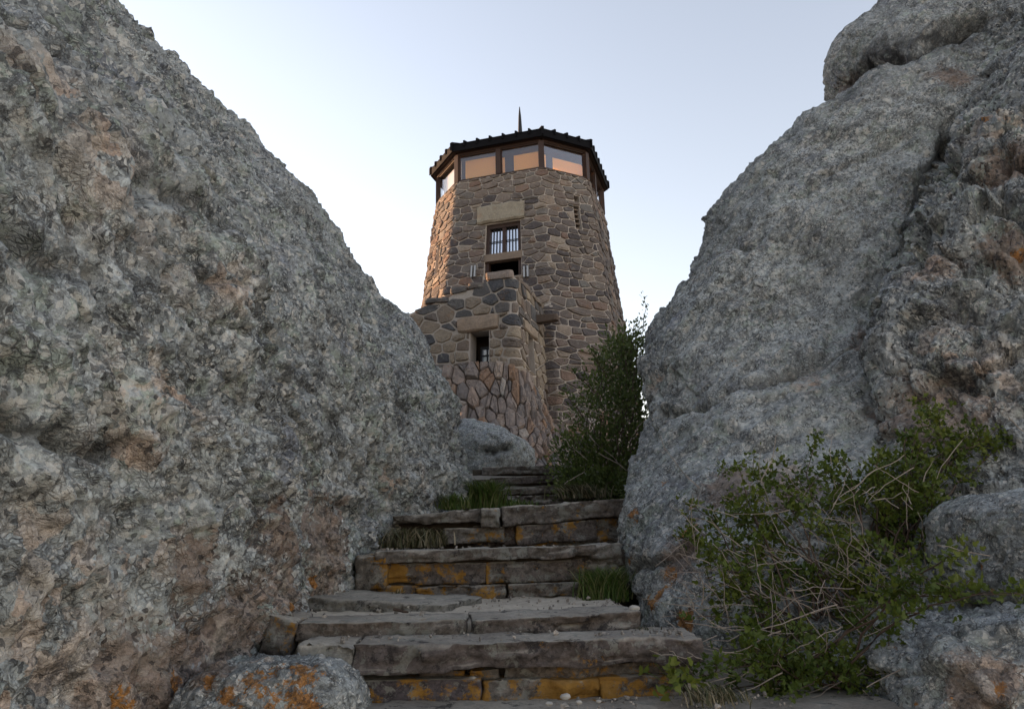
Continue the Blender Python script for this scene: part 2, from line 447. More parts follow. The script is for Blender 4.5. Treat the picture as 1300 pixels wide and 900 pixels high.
M['ceil'] = plain("lookout_ceiling", (.17, .16, .155), 0.8, 0.2, 8)
M['steel'] = plain("painted_steel", (.34, .34, .34), 0.4, 0.15, 30, 0.001, 0.5)
M['iron'] = plain("black_iron", (.02, .02, .022), 0.5, 0.3, 30, 0.001, 0.3)
M['glass'] = glass_mat("window_glass", 0.04)
M['glass_m'] = glass_mat("sky_reflecting_glass", 0.72)
M['leaf_j'] = leaf_mat("dark_shrub_leaves", [(0, (.040, .062, .016)), (0.5, (.078, .105, .027)), (0.85, (.12, .145, .04)), (1, (.19, .20, .12))], 0.3)
M['leaf_c'] = leaf_mat("currant_leaves", [(0, (.040, .066, .012)), (0.5, (.078, .108, .017)), (1, (.14, .16, .026))], 0.3)
M['twig'] = plain("grey_twig", (.27, .225, .19), 0.85, 0.5, 40, 0.002)
M['twig_d'] = plain("dark_twig", (.075, .052, .04), 0.85, 0.5, 40, 0.002)
M['grass'] = leaf_mat("green_grass", [(0, (.045, .085, .018)), (0.6, (.085, .13, .026)), (1, (.20, .19, .09))], 0.25)
M['pebble'] = plain('pale_pebble', (.34, .32, .29), 0.85, 0.3, 60)
M['grit'] = stone_mat('rock_chips', [(0, (.12, .11, .10)), (.5, (.22, .20, .18)), (1, (.36, .32, .28))], .005, 3)
M['drygrass'] = leaf_mat("dry_grass", [(0, (.07, .06, .03)), (0.4, (.05, .06, .025)), (1, (.30, .25, .17))], 0.2)
#--MORE--

# ------------------------------------------------------------------ ground
def path_z(y):
    return np.interp(y, [-3, -0.5, 1.0, 2.2, 2.62, 2.95, 3.0, 4.2, 4.95, 5.2, 6.7, 7.4, 8.0, 8.6, 11, 13, 17, 26, 40],
                     [-.6, -.1, .45, .85, .93, 1.0, 1.05, 1.14, 1.4, 1.55, 1.78, 1.95, 2.1, 2.25, 2.5, 2.6, 3.2, 3.2, 1.5])

gx = np.concatenate([-np.geomspace(400, 6.2, 26), np.linspace(-6, 6, 121), np.geomspace(6.2, 400, 26)])
gy = np.concatenate([-np.geomspace(300, 3.2, 18), np.linspace(-3, 26, 240), np.geomspace(27, 500, 24)])
GX, GY = np.meshgrid(gx, gy)
r = np.hypot(GX, GY - 12)
GZ = path_z(GY) * 1.0 - np.maximum(0, r - 24) * 0.55
GZ = np.maximum(GZ, -70 - 0.02 * r)
flat = np.stack([GX, GY, GZ], -1).reshape(-1, 3)
GZ = GZ.ravel() + 0.035 * fbm(flat * 1.6, 4, 5) * np.where(np.abs(flat[:, 0]) < 8, 1, 0) + 1.6 * fbm(flat * 0.03, 3, 6) * sstep(26, 60, r.ravel())
gi = np.arange(len(gx) * len(gy)).reshape(len(gy), len(gx))
GF = np.stack([gi[:-1, :-1], gi[:-1, 1:], gi[1:, 1:], gi[1:, :-1]], -1).reshape(-1, 4)
ground = link("ground", np_mesh("ground", np.column_stack([flat[:, 0], flat[:, 1], GZ]), GF), M['ground'])
tag(ground, kind="structure")

# ------------------------------------------------------------------ rocks
def cr_matrix(t, n, closed):
    """Catmull-Rom weights of samples t (in control index units) over n control points"""
    A = np.zeros((len(t), n))
    i = np.floor(t).astype(int)
    if not closed: i = np.clip(i, 0, n - 2)
    f = t - i
    w = [-.5 * f + f ** 2 - .5 * f ** 3, 1 - 2.5 * f ** 2 + 1.5 * f ** 3, .5 * f + 2 * f ** 2 - 1.5 * f ** 3, -.5 * f ** 2 + .5 * f ** 3]
    for k in range(4):
        j = i + k - 1
        j = j % n if closed else np.clip(j, 0, n - 1)
        np.add.at(A, (np.arange(len(t)), j), w[k])
    return A

def spread(dens, total):
    dens = np.asarray(dens, float); n = np.maximum(2, np.round(dens / dens.sum() * total)).astype(int)
    return np.concatenate([i + np.arange(c) / c for i, c in enumerate(n)])

def loft(net, kd, zd, nk, nz):
    net = np.asarray(net, float); nl, K = net.shape[:2]
    A = cr_matrix(spread(kd, nk), K, True); B = cr_matrix(np.append(spread(zd, nz), nl - 1), nl, False)
    V = np.einsum('ai,bk,ikc->abc', B, A, net)
    n, m = V.shape[:2]
    idx = np.arange(n * m).reshape(n, m); nx = np.roll(idx, -1, 1)
    F = np.stack([idx[:-1], nx[:-1], nx[1:], idx[1:]], -1).reshape(-1, 4)
    return V, F

def grid_normals(V):
    du = np.roll(V, -1, 1) - np.roll(V, 1, 1); dv = np.gradient(V, axis=0)
    N = np.cross(du, dv); N /= np.linalg.norm(N, axis=-1, keepdims=True) + 1e-9
    return N

def pick(P, N, pixels):
    """points of the surface seen at the given photograph pixels"""
    px, py, d = PIX(P)
    view = P - np.array((0, 0, EYE))
    fac = (N * view).sum(-1) < 0.02
    out = []
    for x, y in pixels:
        c = np.hypot(px - x, py - y) + np.where(fac & (d > 0.3), 0, 1e4)
        near = np.where(c < c.min() + 6)[0]
        out.append(P[near[np.argmin(d[near])]])
    return np.array(out)

def seg_dist(P, pts):
    D = np.full(len(P), 9.0, np.float32)
    for a, b in zip(pts[:-1], pts[1:]):
        ab = b - a
        t = np.clip(((P - a) @ ab) / (ab @ ab + 1e-9), 0, 1)
        D = np.minimum(D, np.linalg.norm(P - a - t[:, None] * ab, axis=1))
    return D

def rough(P, N, seed, big=.085, mid=.03, facets=((.34, .05), (.13, .018), (.055, .010)), lin=None, lin_amp=.03, rug=None, flake=1.0):
    """relief of weathered rock, in metres along the normal"""
    d = big * fbm(P * .75, 4, seed) + mid * fbm(P * 3.1, 4, seed + 20)
    w = P + .05 * np.stack([gnoise(P * 7, seed + 31), gnoise(P * 7, seed + 32), gnoise(P * 7, seed + 33)], -1)
    rg = 0.55 + 0.75 * sstep(-.35, .55, fbm(P * .9, 3, seed + 40)) if rug is None else rug
    crys = None
    for i, (c, a) in enumerate(facets):
        t, f1, e, rn = worley(w, c, seed + 50 + i)
        d = d + rg * (a * t + a * .35 * (rn - .5) - a * .25 * np.exp(-(e / .12) ** 2))
    if lin is not None:
        l = np.asarray(lin, float); l /= np.linalg.norm(l)
        a = np.cross(l, (0, 0, 1.0)); a /= np.linalg.norm(a); b = np.cross(l, a)
        Q = np.stack([P @ l * .9, P @ a * 9, P @ b * 9], -1)
        d = d + lin_amp * fbm(Q, 3, seed + 70, ridge=True) * .5
    # spalled flakes: stepped edges a centimetre or two high
    for sc_, am, st_, sd_ in ((1.7, .028, 3.2, 85), (5.5, .013, 2.6, 88), (14, .006, 2.4, 91)):
        Q = P * sc_
        if lin is not None: Q = Q - .55 * (Q @ l)[:, None] * l
        nn = fbm(Q, 4, seed + sd_, .55) * st_; fl = np.floor(nn); fr = nn - fl
        d = d + flake * am * (fl + sstep(.72, 1.0, fr) * 1.0 - .35 * fr) * (rg if sc_ > 2 else 1)
    d = d + .012 * fbm(P * 22, 3, seed + 80) * rg
    return d - d.mean()

def blob_mask(P, centres):
    m = np.zeros(len(P), np.float32)
    for c, r in centres:
        m = np.maximum(m, np.exp(-((P - c) ** 2).sum(-1) / (r * r)))
    return m

def rock(name, V, F, mat, label, cat, seed, cracks=(), spots=None, bands=None, fade=None, **kw):
    N = grid_normals(V); P = V.reshape(-1, 3); N = N.reshape(-1, 3)
    base = P.copy()
    d = rough(P, N, seed, **kw)
    dark = np.zeros(len(P), np.float32)
    for pix, width, depth, blk in cracks:
        pts = pick(base, N, pix)
        wob = P + .05 * np.stack([fbm(P * 5, 2, seed + 90), fbm(P * 5, 2, seed + 93), fbm(P * 5, 2, seed + 96)], -1)
        D = seg_dist(wob, pts)
        prof = np.exp(-(D / width) ** 2)
        d = d - depth * prof
        dark = np.maximum(dark, blk * np.exp(-(D / (width * 1.1)) ** 2))
    P = P + N * d[:, None]
    at = {'dark': dark}
    for key in ('brown', 'peach', 'orange'):
        m = np.zeros(len(P), np.float32)
        for pix, rad in (spots or {}).get(key, ()):
            c = pick(base, N, [pix])[0]
            m = np.maximum(m, blob_mask(base, [(c, rad)]))
        at[key] = m
    o0 = np.array((P[:, 0].mean(), P[:, 1].mean(), max(P[:, 2].min(), -2)))
    me = np_mesh(name, P - o0, F, at)
    o = link(name, me, mat, None, tuple(o0))
    return tag(o, label, cat)

def sil(z, Y, table):
    """silhouette: X of the outline at height z, ground distance Y"""
    ys = [a for a, b in table]; xs = [b for a, b in table]
    x = 0.0
    for _ in range(12):
        px, py, d = PIX(np.array((x, Y, z)))
        x += (np.interp(py, ys, xs) - px) * d / FPX * .8
    return x

# --- the great outcrop on the left of the steps
SL = [(-700, -480), (-190, 5), (0, 104), (75, 178), (125, 238), (150, 300), (212, 372), (270, 402), (345, 452), (390, 489), (450, 538), (490, 566), (540, 582), (600, 600), (640, 596), (700, 590)]
zl = [-.8, .9, 1.6, 2.2, 2.9, 3.7, 4.6, 5.6, 6.7, 8.0, 9.4, 10.6]
YS = lambda z: float(np.interp(z, [0, 2, 4, 7, 11], [6.9, 6.8, 6.5, 6.2, 6.2]))
xbY = [(0.9, -1.5), (1.7, -1.22), (2.35, -1.04), (3.0, -.98), (3.6, -.93), (4.1, -.84), (4.7, -.78), (5.6, -.56)]
t0 = sil(2.0, YS(2.0), SL)
net = []
for z in zl:
    zz = max(z, 1.9); tx = sil(zz, YS(zz), SL); sh = tx - t0
    row = [(-9, -1.0, z), (-4.2 + sh * .4, 0.2, z)]
    for Y, x in xbY:
        row.append((x + sh * np.interp(Y, [.9, 3, 6], [.8, .93, 1]) + (.10 if z < .5 else 0), Y + .02 * (z - 1), z))
    row += [(tx - .02, YS(zz), z), (tx - .55, YS(zz) + .9, z), (tx - 2.2, YS(zz) + 3.0, z), (min(-6, tx - 4), 16.5, z), (-11, 17.5, z), (-13, 5, z)]  # unseen rear stretched back to block the sun from the right boulder's cap
    net.append(row)
c = (-8.5, 6.5, 10.9)
net.append([tuple(np.array(c) * .85 + np.array((p[0], p[1], 10.9)) * .15) for p in net[-1]])
kd = [.3, .5, 1.2, 1.6, 1.6, 1.6, 1.5, 1.5, 1.5, 1.7, 1.2, .6, .3, .12, .1, .1]
V, F = loft(net, kd, [.3, 1.1, 1, 1.1, 1.2, 1.3, 1.3, 1.2, .9, .4, .25, .1], 760, 620)
rock("rock_outcrop", V, F, M['rock_l'], "huge grey rock face left of the stone steps, sloping up out of the frame", "rock outcrop", 3,
     cracks=[([(0, 20), (50, 40), (110, 70)], .05, .10, .8), ([(180, 50), (255, 130), (330, 225), (400, 330), (455, 400)], .022, .05, .55), ([(390, 225), (430, 300), (480, 390)], .02, .045, .5), ([(250, 340), (330, 400), (420, 520), (450, 600)], .02, .04, .4), ([(0, 300), (60, 330), (130, 340)], .03, .06, .6), ([(300, 480), (360, 560), (400, 610)], .018, .035, .4), ([(0, 535), (60, 555), (170, 572)], .03, .07, .8),
             ([(230, 60), (300, 160), (350, 235), (430, 330), (500, 420)], .16, .07, 0),
             ([(180, 225), (230, 250), (290, 285)], .06, .09, .6), ([(440, 640), (500, 655), (570, 640)], .04, .05, .3)],
     spots={'brown': [((420, 700), .36), ((350, 750), .34), ((285, 810), .28), ((450, 650), .14), ((200, 870), .26), ((330, 670), .18), ((390, 660), .16), ((250, 720), .14), ((240, 870), .2), ((20, 640), .0)],
            'peach': [((60, 720), .17), ((90, 735), .1), ((40, 800), .22), ((110, 850), .18), ((200, 480), .14), ((170, 590), .14), ((60, 870), .2), ((250, 320), .14), ((280, 350), .14), ((60, 110), .14), ((140, 200), .2), ((540, 620), .12), ((510, 610), .12), ((400, 225), .1), ((410, 90), .1), ((250, 500), .12), ((90, 130), .12), ((190, 690), .15)],
            'orange': [((400, 740), .09), ((340, 775), .09), ((230, 865), .09), ((180, 885), .08)]},
     lin=(.5, .25, -.75), lin_amp=.08)

# --- the boulder right of the steps
SR = [(-600, 1600), (-200, 1290), (0, 1145), (40, 1088), (62, 1064), (100, 1060), (139, 1061), (160, 1046), (172, 1034), (200, 970), (244, 925), (289, 897), (328, 877), (355, 873), (389, 853), (439, 826), (490, 824), (530, 828), (600, 808), (650, 799), (690, 786), (730, 784), (770, 793), (810, 818), (900, 850)]
zr = [-.6, .6, 1.1, 1.5, 1.9, 2.4, 3.0, 3.6, 4.3, 4.9, 5.4, 5.8, 6.2, 6.6, 7.0, 7.6, 8.6]
YR = lambda z: float(np.interp(z, [.6, 1.1, 1.5, 2, 3, 5, 7.3, 9], [3.9, 4.0, 4.4, 5.0, 5.7, 6.3, 6.8, 7.4]))
b0 = np.array((sil(1.3, YR(1.3), SR), YR(1.3)))
net = []
for z in zr:
    zz = max(z, .7); tp = np.array((sil(zz, YR(zz), SR), YR(zz))); s = tp - b0
    s2 = np.array((np.interp(z, zr, np.convolve(np.pad([sil(max(q, .7), YR(max(q, .7)), SR) for q in zr], 2, mode='edge'), np.ones(5) / 5, 'valid')), tp[1])) - b0
    fr = [(.06, -.5), (.34, -.95), (.95, -1.15), (1.7, -1.15), (2.8, -.9), (4.2, -.4)]
    row = [(tp[0] + 1.6, tp[1] + 3, z), (tp[0] + .45, tp[1] + .9, z), (tp[0], tp[1], z)]
    for i, (dx, dy) in enumerate(fr):
        q = b0 + (s if i < 1 else s * .5 + s2 * .5 if i < 2 else s2) * np.array((1, 1.05)) + np.array((dx, dy)); row.append((q[0], q[1], z))
    row += [(b0[0] + 6.5 + s2[0], 6, z), (b0[0] + 7 + s2[0], 9, z), (b0[0] + 4 + s2[0], 10.5, z)]
    net.append(row)
cen = np.array((9, 9, 9.2))
net.append([tuple(cen * .7 + np.array((p[0], p[1], 9.2)) * .3) for p in net[-1]])
kd = [.25, .9, 1.6, 1.5, 1.7, 1.8, 1.7, 1.2, .4, .15, .1, .1]
V, F = loft(net, kd, [.3, .9, 1, 1, 1.1, 1.2, 1.1, 1.2, 1.1, 1, .9, .9, .9, .8, .7, .5, .1], 560, 620)
rock("rock_outcrop", V, F, M['rock_r'], "tall smooth grey boulder right of the steps with an overhanging cap at its top", "rock outcrop", 11,
     cracks=[([(1090, 92), (1108, 82), (1135, 66), (1165, 52), (1200, 34), (1235, 10)], .09, .22, 1.0), ([(1072, 100), (1085, 96), (1105, 86), (1150, 70)], .10, .06, .9), ([(1150, 50), (1200, 22)], .08, .05, .9), ([(1095, 78), (1140, 62), (1180, 46), (1210, 34)], .20, .01, 1.0), ([(1070, 80), (1073, 125)], .10, .02, .7), ([(1225, 12), (1260, 20)], .08, .1, .9),
             ([(784, 722), (810, 712), (840, 705), (880, 690)], .025, .08, .7),
             ([(872, 348), (900, 334), (940, 312)], .05, .09, .35), ([(830, 522), (890, 500), (950, 478), (1000, 455)], .04, .09, .6),
             ([(900, 560), (960, 500), (1060, 420), (1100, 380)], .12, .05, 0),
             ([(1215, 165), (1185, 250), (1165, 330), (1150, 420), (1158, 560)], .09, .26, .8), ([(1000, 455), (1060, 440), (1130, 395)], .03, .06, .5), ([(930, 300), (1000, 250), (1080, 200), (1150, 170)], .03, .04, .35), ([(880, 520), (940, 560), (1010, 540)], .02, .035, .35), ([(985, 215), (960, 300), (900, 420), (850, 500)], .02, .03, .25)],
     spots={'orange': [((800, 650), .09), ((790, 700), .1), ((870, 665), .12), ((880, 640), .08), ((830, 760), .14), ((800, 760), .08), ((840, 610), .06), ((845, 720), .1), ((925, 450), .08), ((870, 780), .12)],
            'brown': [((1130, 430), .3), ((1150, 520), .25), ((1000, 620), .25), ((925, 620), .2), ((1068, 110), .18), ((860, 700), .18), ((1200, 100), .2)],
            'peach': [((990, 590), .12), ((830, 480), .1), ((1030, 470), .12)]},
     big=.12, mid=.025, facets=((.4, .03), (.14, .008), (.055, .005)), flake=.55, lin=(-.5, .1, -.7), lin_amp=.035)

# --- the rougher column beyond the cleft, at the right edge
SC2 = [(-700, 1560), (-100, 1330), (60, 1275), (130, 1240), (170, 1212), (250, 1188), (330, 1168), (420, 1152), (550, 1162), (700, 1168), (900, 1170)]
zc = [-.4, .8, 1.6, 2.4, 3.1, 3.8, 4.5, 5.2, 6.0, 7.0]
YCc = lambda z: 3.45 + .43 * (z - 1.5)
net = []
for z in zc:
    Y = max(YCc(z), 3.2); x = sil(z, Y, SC2)
    net.append([(x + .5, Y + 1.2, z), (x, Y + .25, z), (x + .03, Y - .08, z), (x + .22, Y - .33, z), (x + .6, Y - .5, z), (x + 1.2, Y - .6, z), (x + 2.2, Y - .4, z), (x + 3.5, Y + .8, z), (x + 2.5, Y + 2.5, z)])
net.append([(.75 * (net[-1][3][0] + 1.5) + .25 * p[0], .75 * (net[-1][3][1] + 1.2) + .25 * p[1], 7.3) for p in net[-1]])
V, F = loft(net, [.4, 1, 1.2, 1.4, 1.6, 1.2, .3, .2, .2], [.3, .9, 1, 1, 1.1, 1.1, 1.1, 1, .6, .2], 380, 460)
rock("rock_outcrop", V, F, M['rock_c'], "rough dark lichened rock column at the right edge, beyond the cleft", "rock outcrop", 23,
     cracks=[([(1195, 380), (1230, 395), (1300, 410)], .04, .08, .5), ([(1240, 230), (1275, 250), (1300, 290)], .05, .09, .5), ([(1175, 470), (1240, 480), (1300, 470)], .04, .07, .4)],
     spots={'brown': [((1275, 200), .25), ((1290, 310), .25), ((1180, 520), .3), ((1190, 350), .15)], 'peach': [((1190, 350), .12), ((1240, 470), .2), ((1285, 150), .2), ((1200, 440), .15)],
            'orange': [((1290, 320), .1), ((1250, 160), .08)]},
     big=.15, mid=.035, facets=((.38, .13), (.16, .055), (.06, .018)), flake=.4)

# --- loose boulders
def cubesphere(n):
    a = np.tan(np.linspace(-math.pi / 4, math.pi / 4, n + 1)); U, Vv = np.meshgrid(a, a)
    one = np.ones_like(U); S = []
    for f in range(6):
        p = [(one, U, Vv), (-one, -U, Vv), (-U, one, Vv), (U, -one, Vv), (-Vv, U, one), (Vv, U, -one)][f]
        S.append(np.stack(p, -1).reshape(-1, 3))
    i = np.arange((n + 1) ** 2).reshape(n + 1, n + 1)
    q = np.stack([i[:-1, :-1], i[:-1, 1:], i[1:, 1:], i[1:, :-1]], -1).reshape(-1, 4)
    P = np.concatenate(S); Fq = np.concatenate([q + f * (n + 1) ** 2 for f in range(6)])
    P /= np.linalg.norm(P, axis=1, keepdims=True)
    _, first, inv = np.unique(np.round(P, 5), axis=0, return_index=True, return_inverse=True)
    return P[first], inv.reshape(-1)[Fq]

def boulder(c, rad, p, n, mat, label, seed, rz=0, tilt=0, spots=None, cat="boulder", name="boulder", amp=1.0, cracks=()):
    D, Fq = cubesphere(n)
    L = (np.abs(D) ** p).sum(1) ** (-1 / p)
    Q = D * L[:, None] * np.array(rad)
    Nn = np.sign(D) * np.abs(D) ** (p - 1) / np.array(rad); Nn /= np.linalg.norm(Nn, axis=1, keepdims=True)
    R = np.array(Matrix.Rotation(rz, 3, 'Z') @ Matrix.Rotation(tilt, 3, 'Y'))
    P = Q @ R.T + np.array(c); Nn = Nn @ R.T
    s = min(rad)
    d = amp * (.16 * s * fbm(P * .6 / s, 3, seed) + .05 * s * fbm(P * 2.2 / s, 3, seed + 3))
    for cs, a in ((.5 * s, .10 * s), (.07, .014), (.03, .008)):
        t, f1, e, rn = worley(P + .02 * np.stack([gnoise(P * 12, seed + 7)] * 3, -1), cs, seed + 9)
        d = d + amp * (a * t - a * .25 * np.exp(-(e / .12) ** 2))
    at = {'dark': np.zeros(len(P), np.float32)}
    for pix, width, depth, blk in cracks:
        Dd = seg_dist(P + .03 * np.stack([gnoise(P * 8, seed + 17)] * 3, -1), pick(P, Nn, pix)); pr = np.exp(-(Dd / width) ** 2)
        d = d - depth * pr; at['dark'] = np.maximum(at['dark'], blk * pr)
    for key in ('brown', 'peach', 'orange'):
        at[key] = np.zeros(len(P), np.float32)
        for pix, r_ in (spots or {}).get(key, ()):
            at[key] = np.maximum(at[key], blob_mask(P, [(pick(P, Nn, [pix])[0], r_)]))
    P = P + Nn * d[:, None]
    base = np.array((c[0], c[1], c[2] - rad[2]))
    return tag(link(name, np_mesh(name, P - base, Fq, at), mat, None, tuple(base)), label, cat)

a0 = W(1196, 710, 2.45)
boulder((a0[0] + .91, 2.80, (W(1240, 632, 2.6)[2] + W(1240, 790, 2.4)[2]) / 2), (.64, .42, .225), 4.6, 90, M['rock_b'],
        "rounded pale speckled boulder at the right edge, upper of the two beside the shrub", 41,
        spots={'orange': [((1238, 717), .03), ((1240, 742), .02), ((1254, 752), .025), ((1265, 790), .03)], 'brown': [((1262, 770), .03)]},
        cracks=[([(1262, 690), (1262, 740), (1262, 780)], .012, .018, .5)], amp=.55)
b0_ = W(1118, 850, 2.2)
boulder((b0_[0] + .93, 2.55, W(1200, 796, 2.2)[2] - .36), (.74, .40, .36), 4.2, 90, M['rock_b'],
        "grey boulder with rusty patches at the lower right corner, under the speckled boulder", 43,
        spots={'orange': [((1130, 812), .025), ((1195, 810), .03), ((1200, 880), .03), ((1165, 895), .03), ((1270, 870), .05)], 'brown': [((1250, 850), .12), ((1230, 885), .1)], 'peach': [((1255, 835), .07)]},
        cracks=[([(1262, 800), (1270, 850), (1262, 900)], .014, .03, .6), ([(1190, 800), (1185, 850), (1180, 890)], .012, .02, .3)], amp=1.2)
l0 = W(335, 870, 2.45)
boulder((l0[0] + .02, 2.53, W(335, 830, 2.5)[2] - .19), (.28, .22, .17), 3.2, 80, M['rock_o'],
        "low boulder covered in orange lichen at the foot of the steps on the left", 47,
        spots={'orange': [((320, 860), .12), ((350, 870), .13), ((390, 850), .12), ((300, 880), .12), ((380, 885), .12), ((260, 860), .06)], 'peach': [((330, 830), .05), ((300, 895), .06)], 'brown': [((270, 850), .08)]}, amp=.8)
g0 = W(612, 560, 11.5)
boulder((g0[0] - .05, 11.9, W(610, 532, 11.6)[2] - .55), (.85, .75, .52), 3.0, 60, M['rock_r'],
        "pale grey rock slab at the top of the steps below the pitched stonework", 49, rz=-.5, tilt=.30,
        cracks=[([(612, 567), (630, 568), (650, 565)], .05, .16, .9)], amp=.8)
#--MORE2--

# ------------------------------------------------------------------ the steps
rng = random.Random(5)
ST0 = np.array((0.0, 3.5, 0.9))
stairs = thing("stone_steps", tuple(ST0), "flight of worn stone slab steps with orange lichen, climbing between the rocks to the tower", "steps")

def slab(name, a, b, depth, thick, seed, tint=.4, orange=0.0, rag=.018, nx=None, orange_at=None, taper=(1, 1), mat='slab'):
    """a broken slab whose front top edge runs from a to b"""
    a, b = np.array(a, float), np.array(b, float)
    L = np.linalg.norm(b - a); ex = (b - a) / L
    ey = np.array((-ex[1], ex[0], 0)); ey /= np.linalg.norm(ey); ez = np.cross(ex, ey)
    nx = nx or max(10, int(L / .014)); rag = rag * .82
    r_ = .008
    loop = []                                    # cross-section, front bottom -> front top -> back -> round
    for q in np.linspace(0, 1, 9): loop.append((0, -thick + thick * q))
    for q in np.linspace(0, 1, 14)[1:]: loop.append((depth * q ** 1.3, 0))
    for q in np.linspace(0, 1, 4)[1:]: loop.append((depth, -thick * q))
    for q in np.linspace(0, 1, 6)[1:-1]: loop.append((depth * (1 - q), -thick))
    loop = np.array(loop)
    cen = np.array((depth * .5, -thick * .5))
    xs = np.concatenate([[0, 0, .25 * r_ / L], np.linspace(r_ / L, 1 - r_ / L, nx), [1 - .25 * r_ / L, 1, 1]])
    sc = np.concatenate([[0, .86, .95], np.ones(nx), [.95, .86, 0]])
    P = []
    for t, s in zip(xs, sc):
        th = taper[0] + (taper[1] - taper[0]) * t
        q = cen + (loop - cen) * s
        q = q * np.array((1, th))
        P.append(a + ex * (L * t) + ey * q[:, :1] + ez * q[:, 1:])
    V = np.array(P); n, m = V.shape[:2]; P = V.reshape(-1, 3)
    lx = ((P - a) @ ex); lz = (P - a) @ ez; ly = (P - a) @ ey
    prm = np.stack([lx, ly, lz], -1)
    edge = gnoise(np.stack([lx * 5, lx * 0, lx * 0 + seed], -1), seed) * rag * 1.6 + gnoise(np.stack([lx * 17, lx * 0, lx * 0], -1), seed + 1) * rag * .7
    lay = gnoise(np.stack([lx * 3.5, ly * 2, lz * 26 + seed], -1), seed + 2) * rag * 1.1 + gnoise(np.stack([lx * 14, ly * 5, lz * 30], -1), seed + 3) * rag * .8
    wq = np.stack([lx, ly, lz * 2.0 + seed], -1) + .02 * np.stack([gnoise(prm * 11, seed + 21)] * 3, -1)
    t1, _, e1, r1 = worley(wq, .16, seed + 22); t2, _, e2, r2 = worley(wq, .055, seed + 23)
    lay = lay + rag * (1.1 * t1 + .8 * (r1 - .5) + .6 * t2 + .35 * (r2 - .5))
    front = np.exp(-(ly / .05) ** 2)
    dz = .35 * rag * (1.2 * r1 - .6 + .6 * t1 + .5 * t2 + gnoise(np.stack([lx * 4, ly * 4, lz * 0], -1), seed + 4) + .5 * gnoise(prm * 14, seed + 5))
    low = np.where(lz < -thick * .7, gnoise(np.stack([lx * 6, ly * 2, lz * 0], -1), seed + 6) * rag * .9, 0)
    P = P + ey * ((edge + lay) * front)[:, None] + ez * (dz + low)[:, None] + ex * (gnoise(np.stack([ly * 9, lz * 20, lx * 0 + np.round(lx / L)], -1), seed + 8) * .014 * (np.abs(lx / L - .5) > .45))[:, None]
    idx = np.arange(n * m).reshape(n, m); nxt = np.roll(idx, -1, 1)
    F = np.stack([idx[:-1], idx[1:], nxt[1:], nxt[:-1]], -1).reshape(-1, 4)
    if name == 'riser_stone': orange = min(1.05, max(orange, .72))
    og = np.full(len(P), orange, np.float32)
    if orange_at is not None:
        og = np.full(len(P), .72 if name == 'riser_stone' else .35, np.float32)
        for f, w, k in orange_at: og = np.maximum(og, k * np.exp(-((lx / L - f) / w) ** 2))
    me = np_mesh(name, P - ST0, F, {'tint': np.full(len(P), tint), 'orange': og}, smooth=True)
    return link(name, me, M[mat], stairs)

def PW(px, py, Y): return W(px, py, Y)
def run(name, x0, y0, x1, y1, Y0, Y1, depth, ybot, seed, **k):
    a, b = W(x0, y0, Y0), W(x1, y1, Y1)
    th = a[2] - W(x0, ybot, Y0)[2]
    return slab(name, a, b, depth, th, seed, **k)

# step at the bottom edge of the view
run("tread_slab", 330, 925, 905, 915, 2.28, 2.30, .40, 965, 1, tint=.35, orange=.3)
run("tread_slab", 905, 920, 1180, 905, 2.30, 2.36, .40, 965, 2, tint=.3)
# first full step
run("tread_slab", 446, 820, 893, 809, 2.60, 2.63, .34, 856, 3, tint=.22, rag=.02, taper=(1.05, .85), orange_at=[(.97, .05, .7)])
run("tread_slab", 668, 813, 760, 810, 2.66, 2.66, .2, 822, 4, tint=.6, rag=.012)
run("riser_stone", 424, 864, 612, 862, 2.63, 2.64, .22, 897, 5, tint=.03, rag=.014, orange_at=[(.45, .12, .5)])
run("riser_stone", 612, 866, 762, 860, 2.63, 2.66, .22, 899, 6, tint=.45, orange=1.15, rag=.02)
run("riser_stone", 762, 862, 868, 855, 2.64, 2.66, .22, 893, 7, tint=.4, orange=.9, rag=.02)
run("riser_stone", 640, 846, 880, 838, 2.69, 2.70, .15, 866, 8, tint=.5, rag=.02)
run("riser_stone", 596, 851, 634, 850, 2.68, 2.68, .12, 864, 9, tint=.5, orange=.7, rag=.02)
run("riser_stone", 530, 852, 590, 852, 2.70, 2.70, .12, 866, 10, tint=.3, rag=.02)
run("edge_stone", 376, 820, 449, 822, 2.58, 2.60, .3, 866, 11, tint=.95, rag=.03, taper=(.8, 1.1))
run("edge_stone", 384, 858, 428, 856, 2.60, 2.62, .25, 900, 12, tint=.95, rag=.02, orange=.35)
# second step, with the broad dusty tread
run("tread_slab", 374, 792, 592, 787, 2.86, 2.88, .30, 815, 13, tint=.45, rag=.015, orange_at=[(.05, .08, .5)])
run("tread_slab", 600, 787, 814, 776, 2.86, 2.93, .30, 811, 14, tint=.35, rag=.018, taper=(1.1, .8))
run("riser_stone", 600, 812, 755, 806, 2.93, 2.95, .15, 824, 15, tint=.6, rag=.015)
run("riser_stone", 752, 803, 812, 799, 2.95, 2.97, .15, 818, 16, tint=.7, orange=.4, rag=.015)
run("riser_stone", 470, 816, 596, 813, 2.93, 2.94, .15, 826, 17, tint=.55, rag=.015, orange=.25)
run("edge_stone", 340, 782, 378, 790, 2.84, 2.85, .35, 830, 18, tint=.5, orange=.7, rag=.03)
run("edge_stone", 366, 757, 560, 768, 3.6, 3.35, .5, 775, 19, tint=.85, rag=.02)
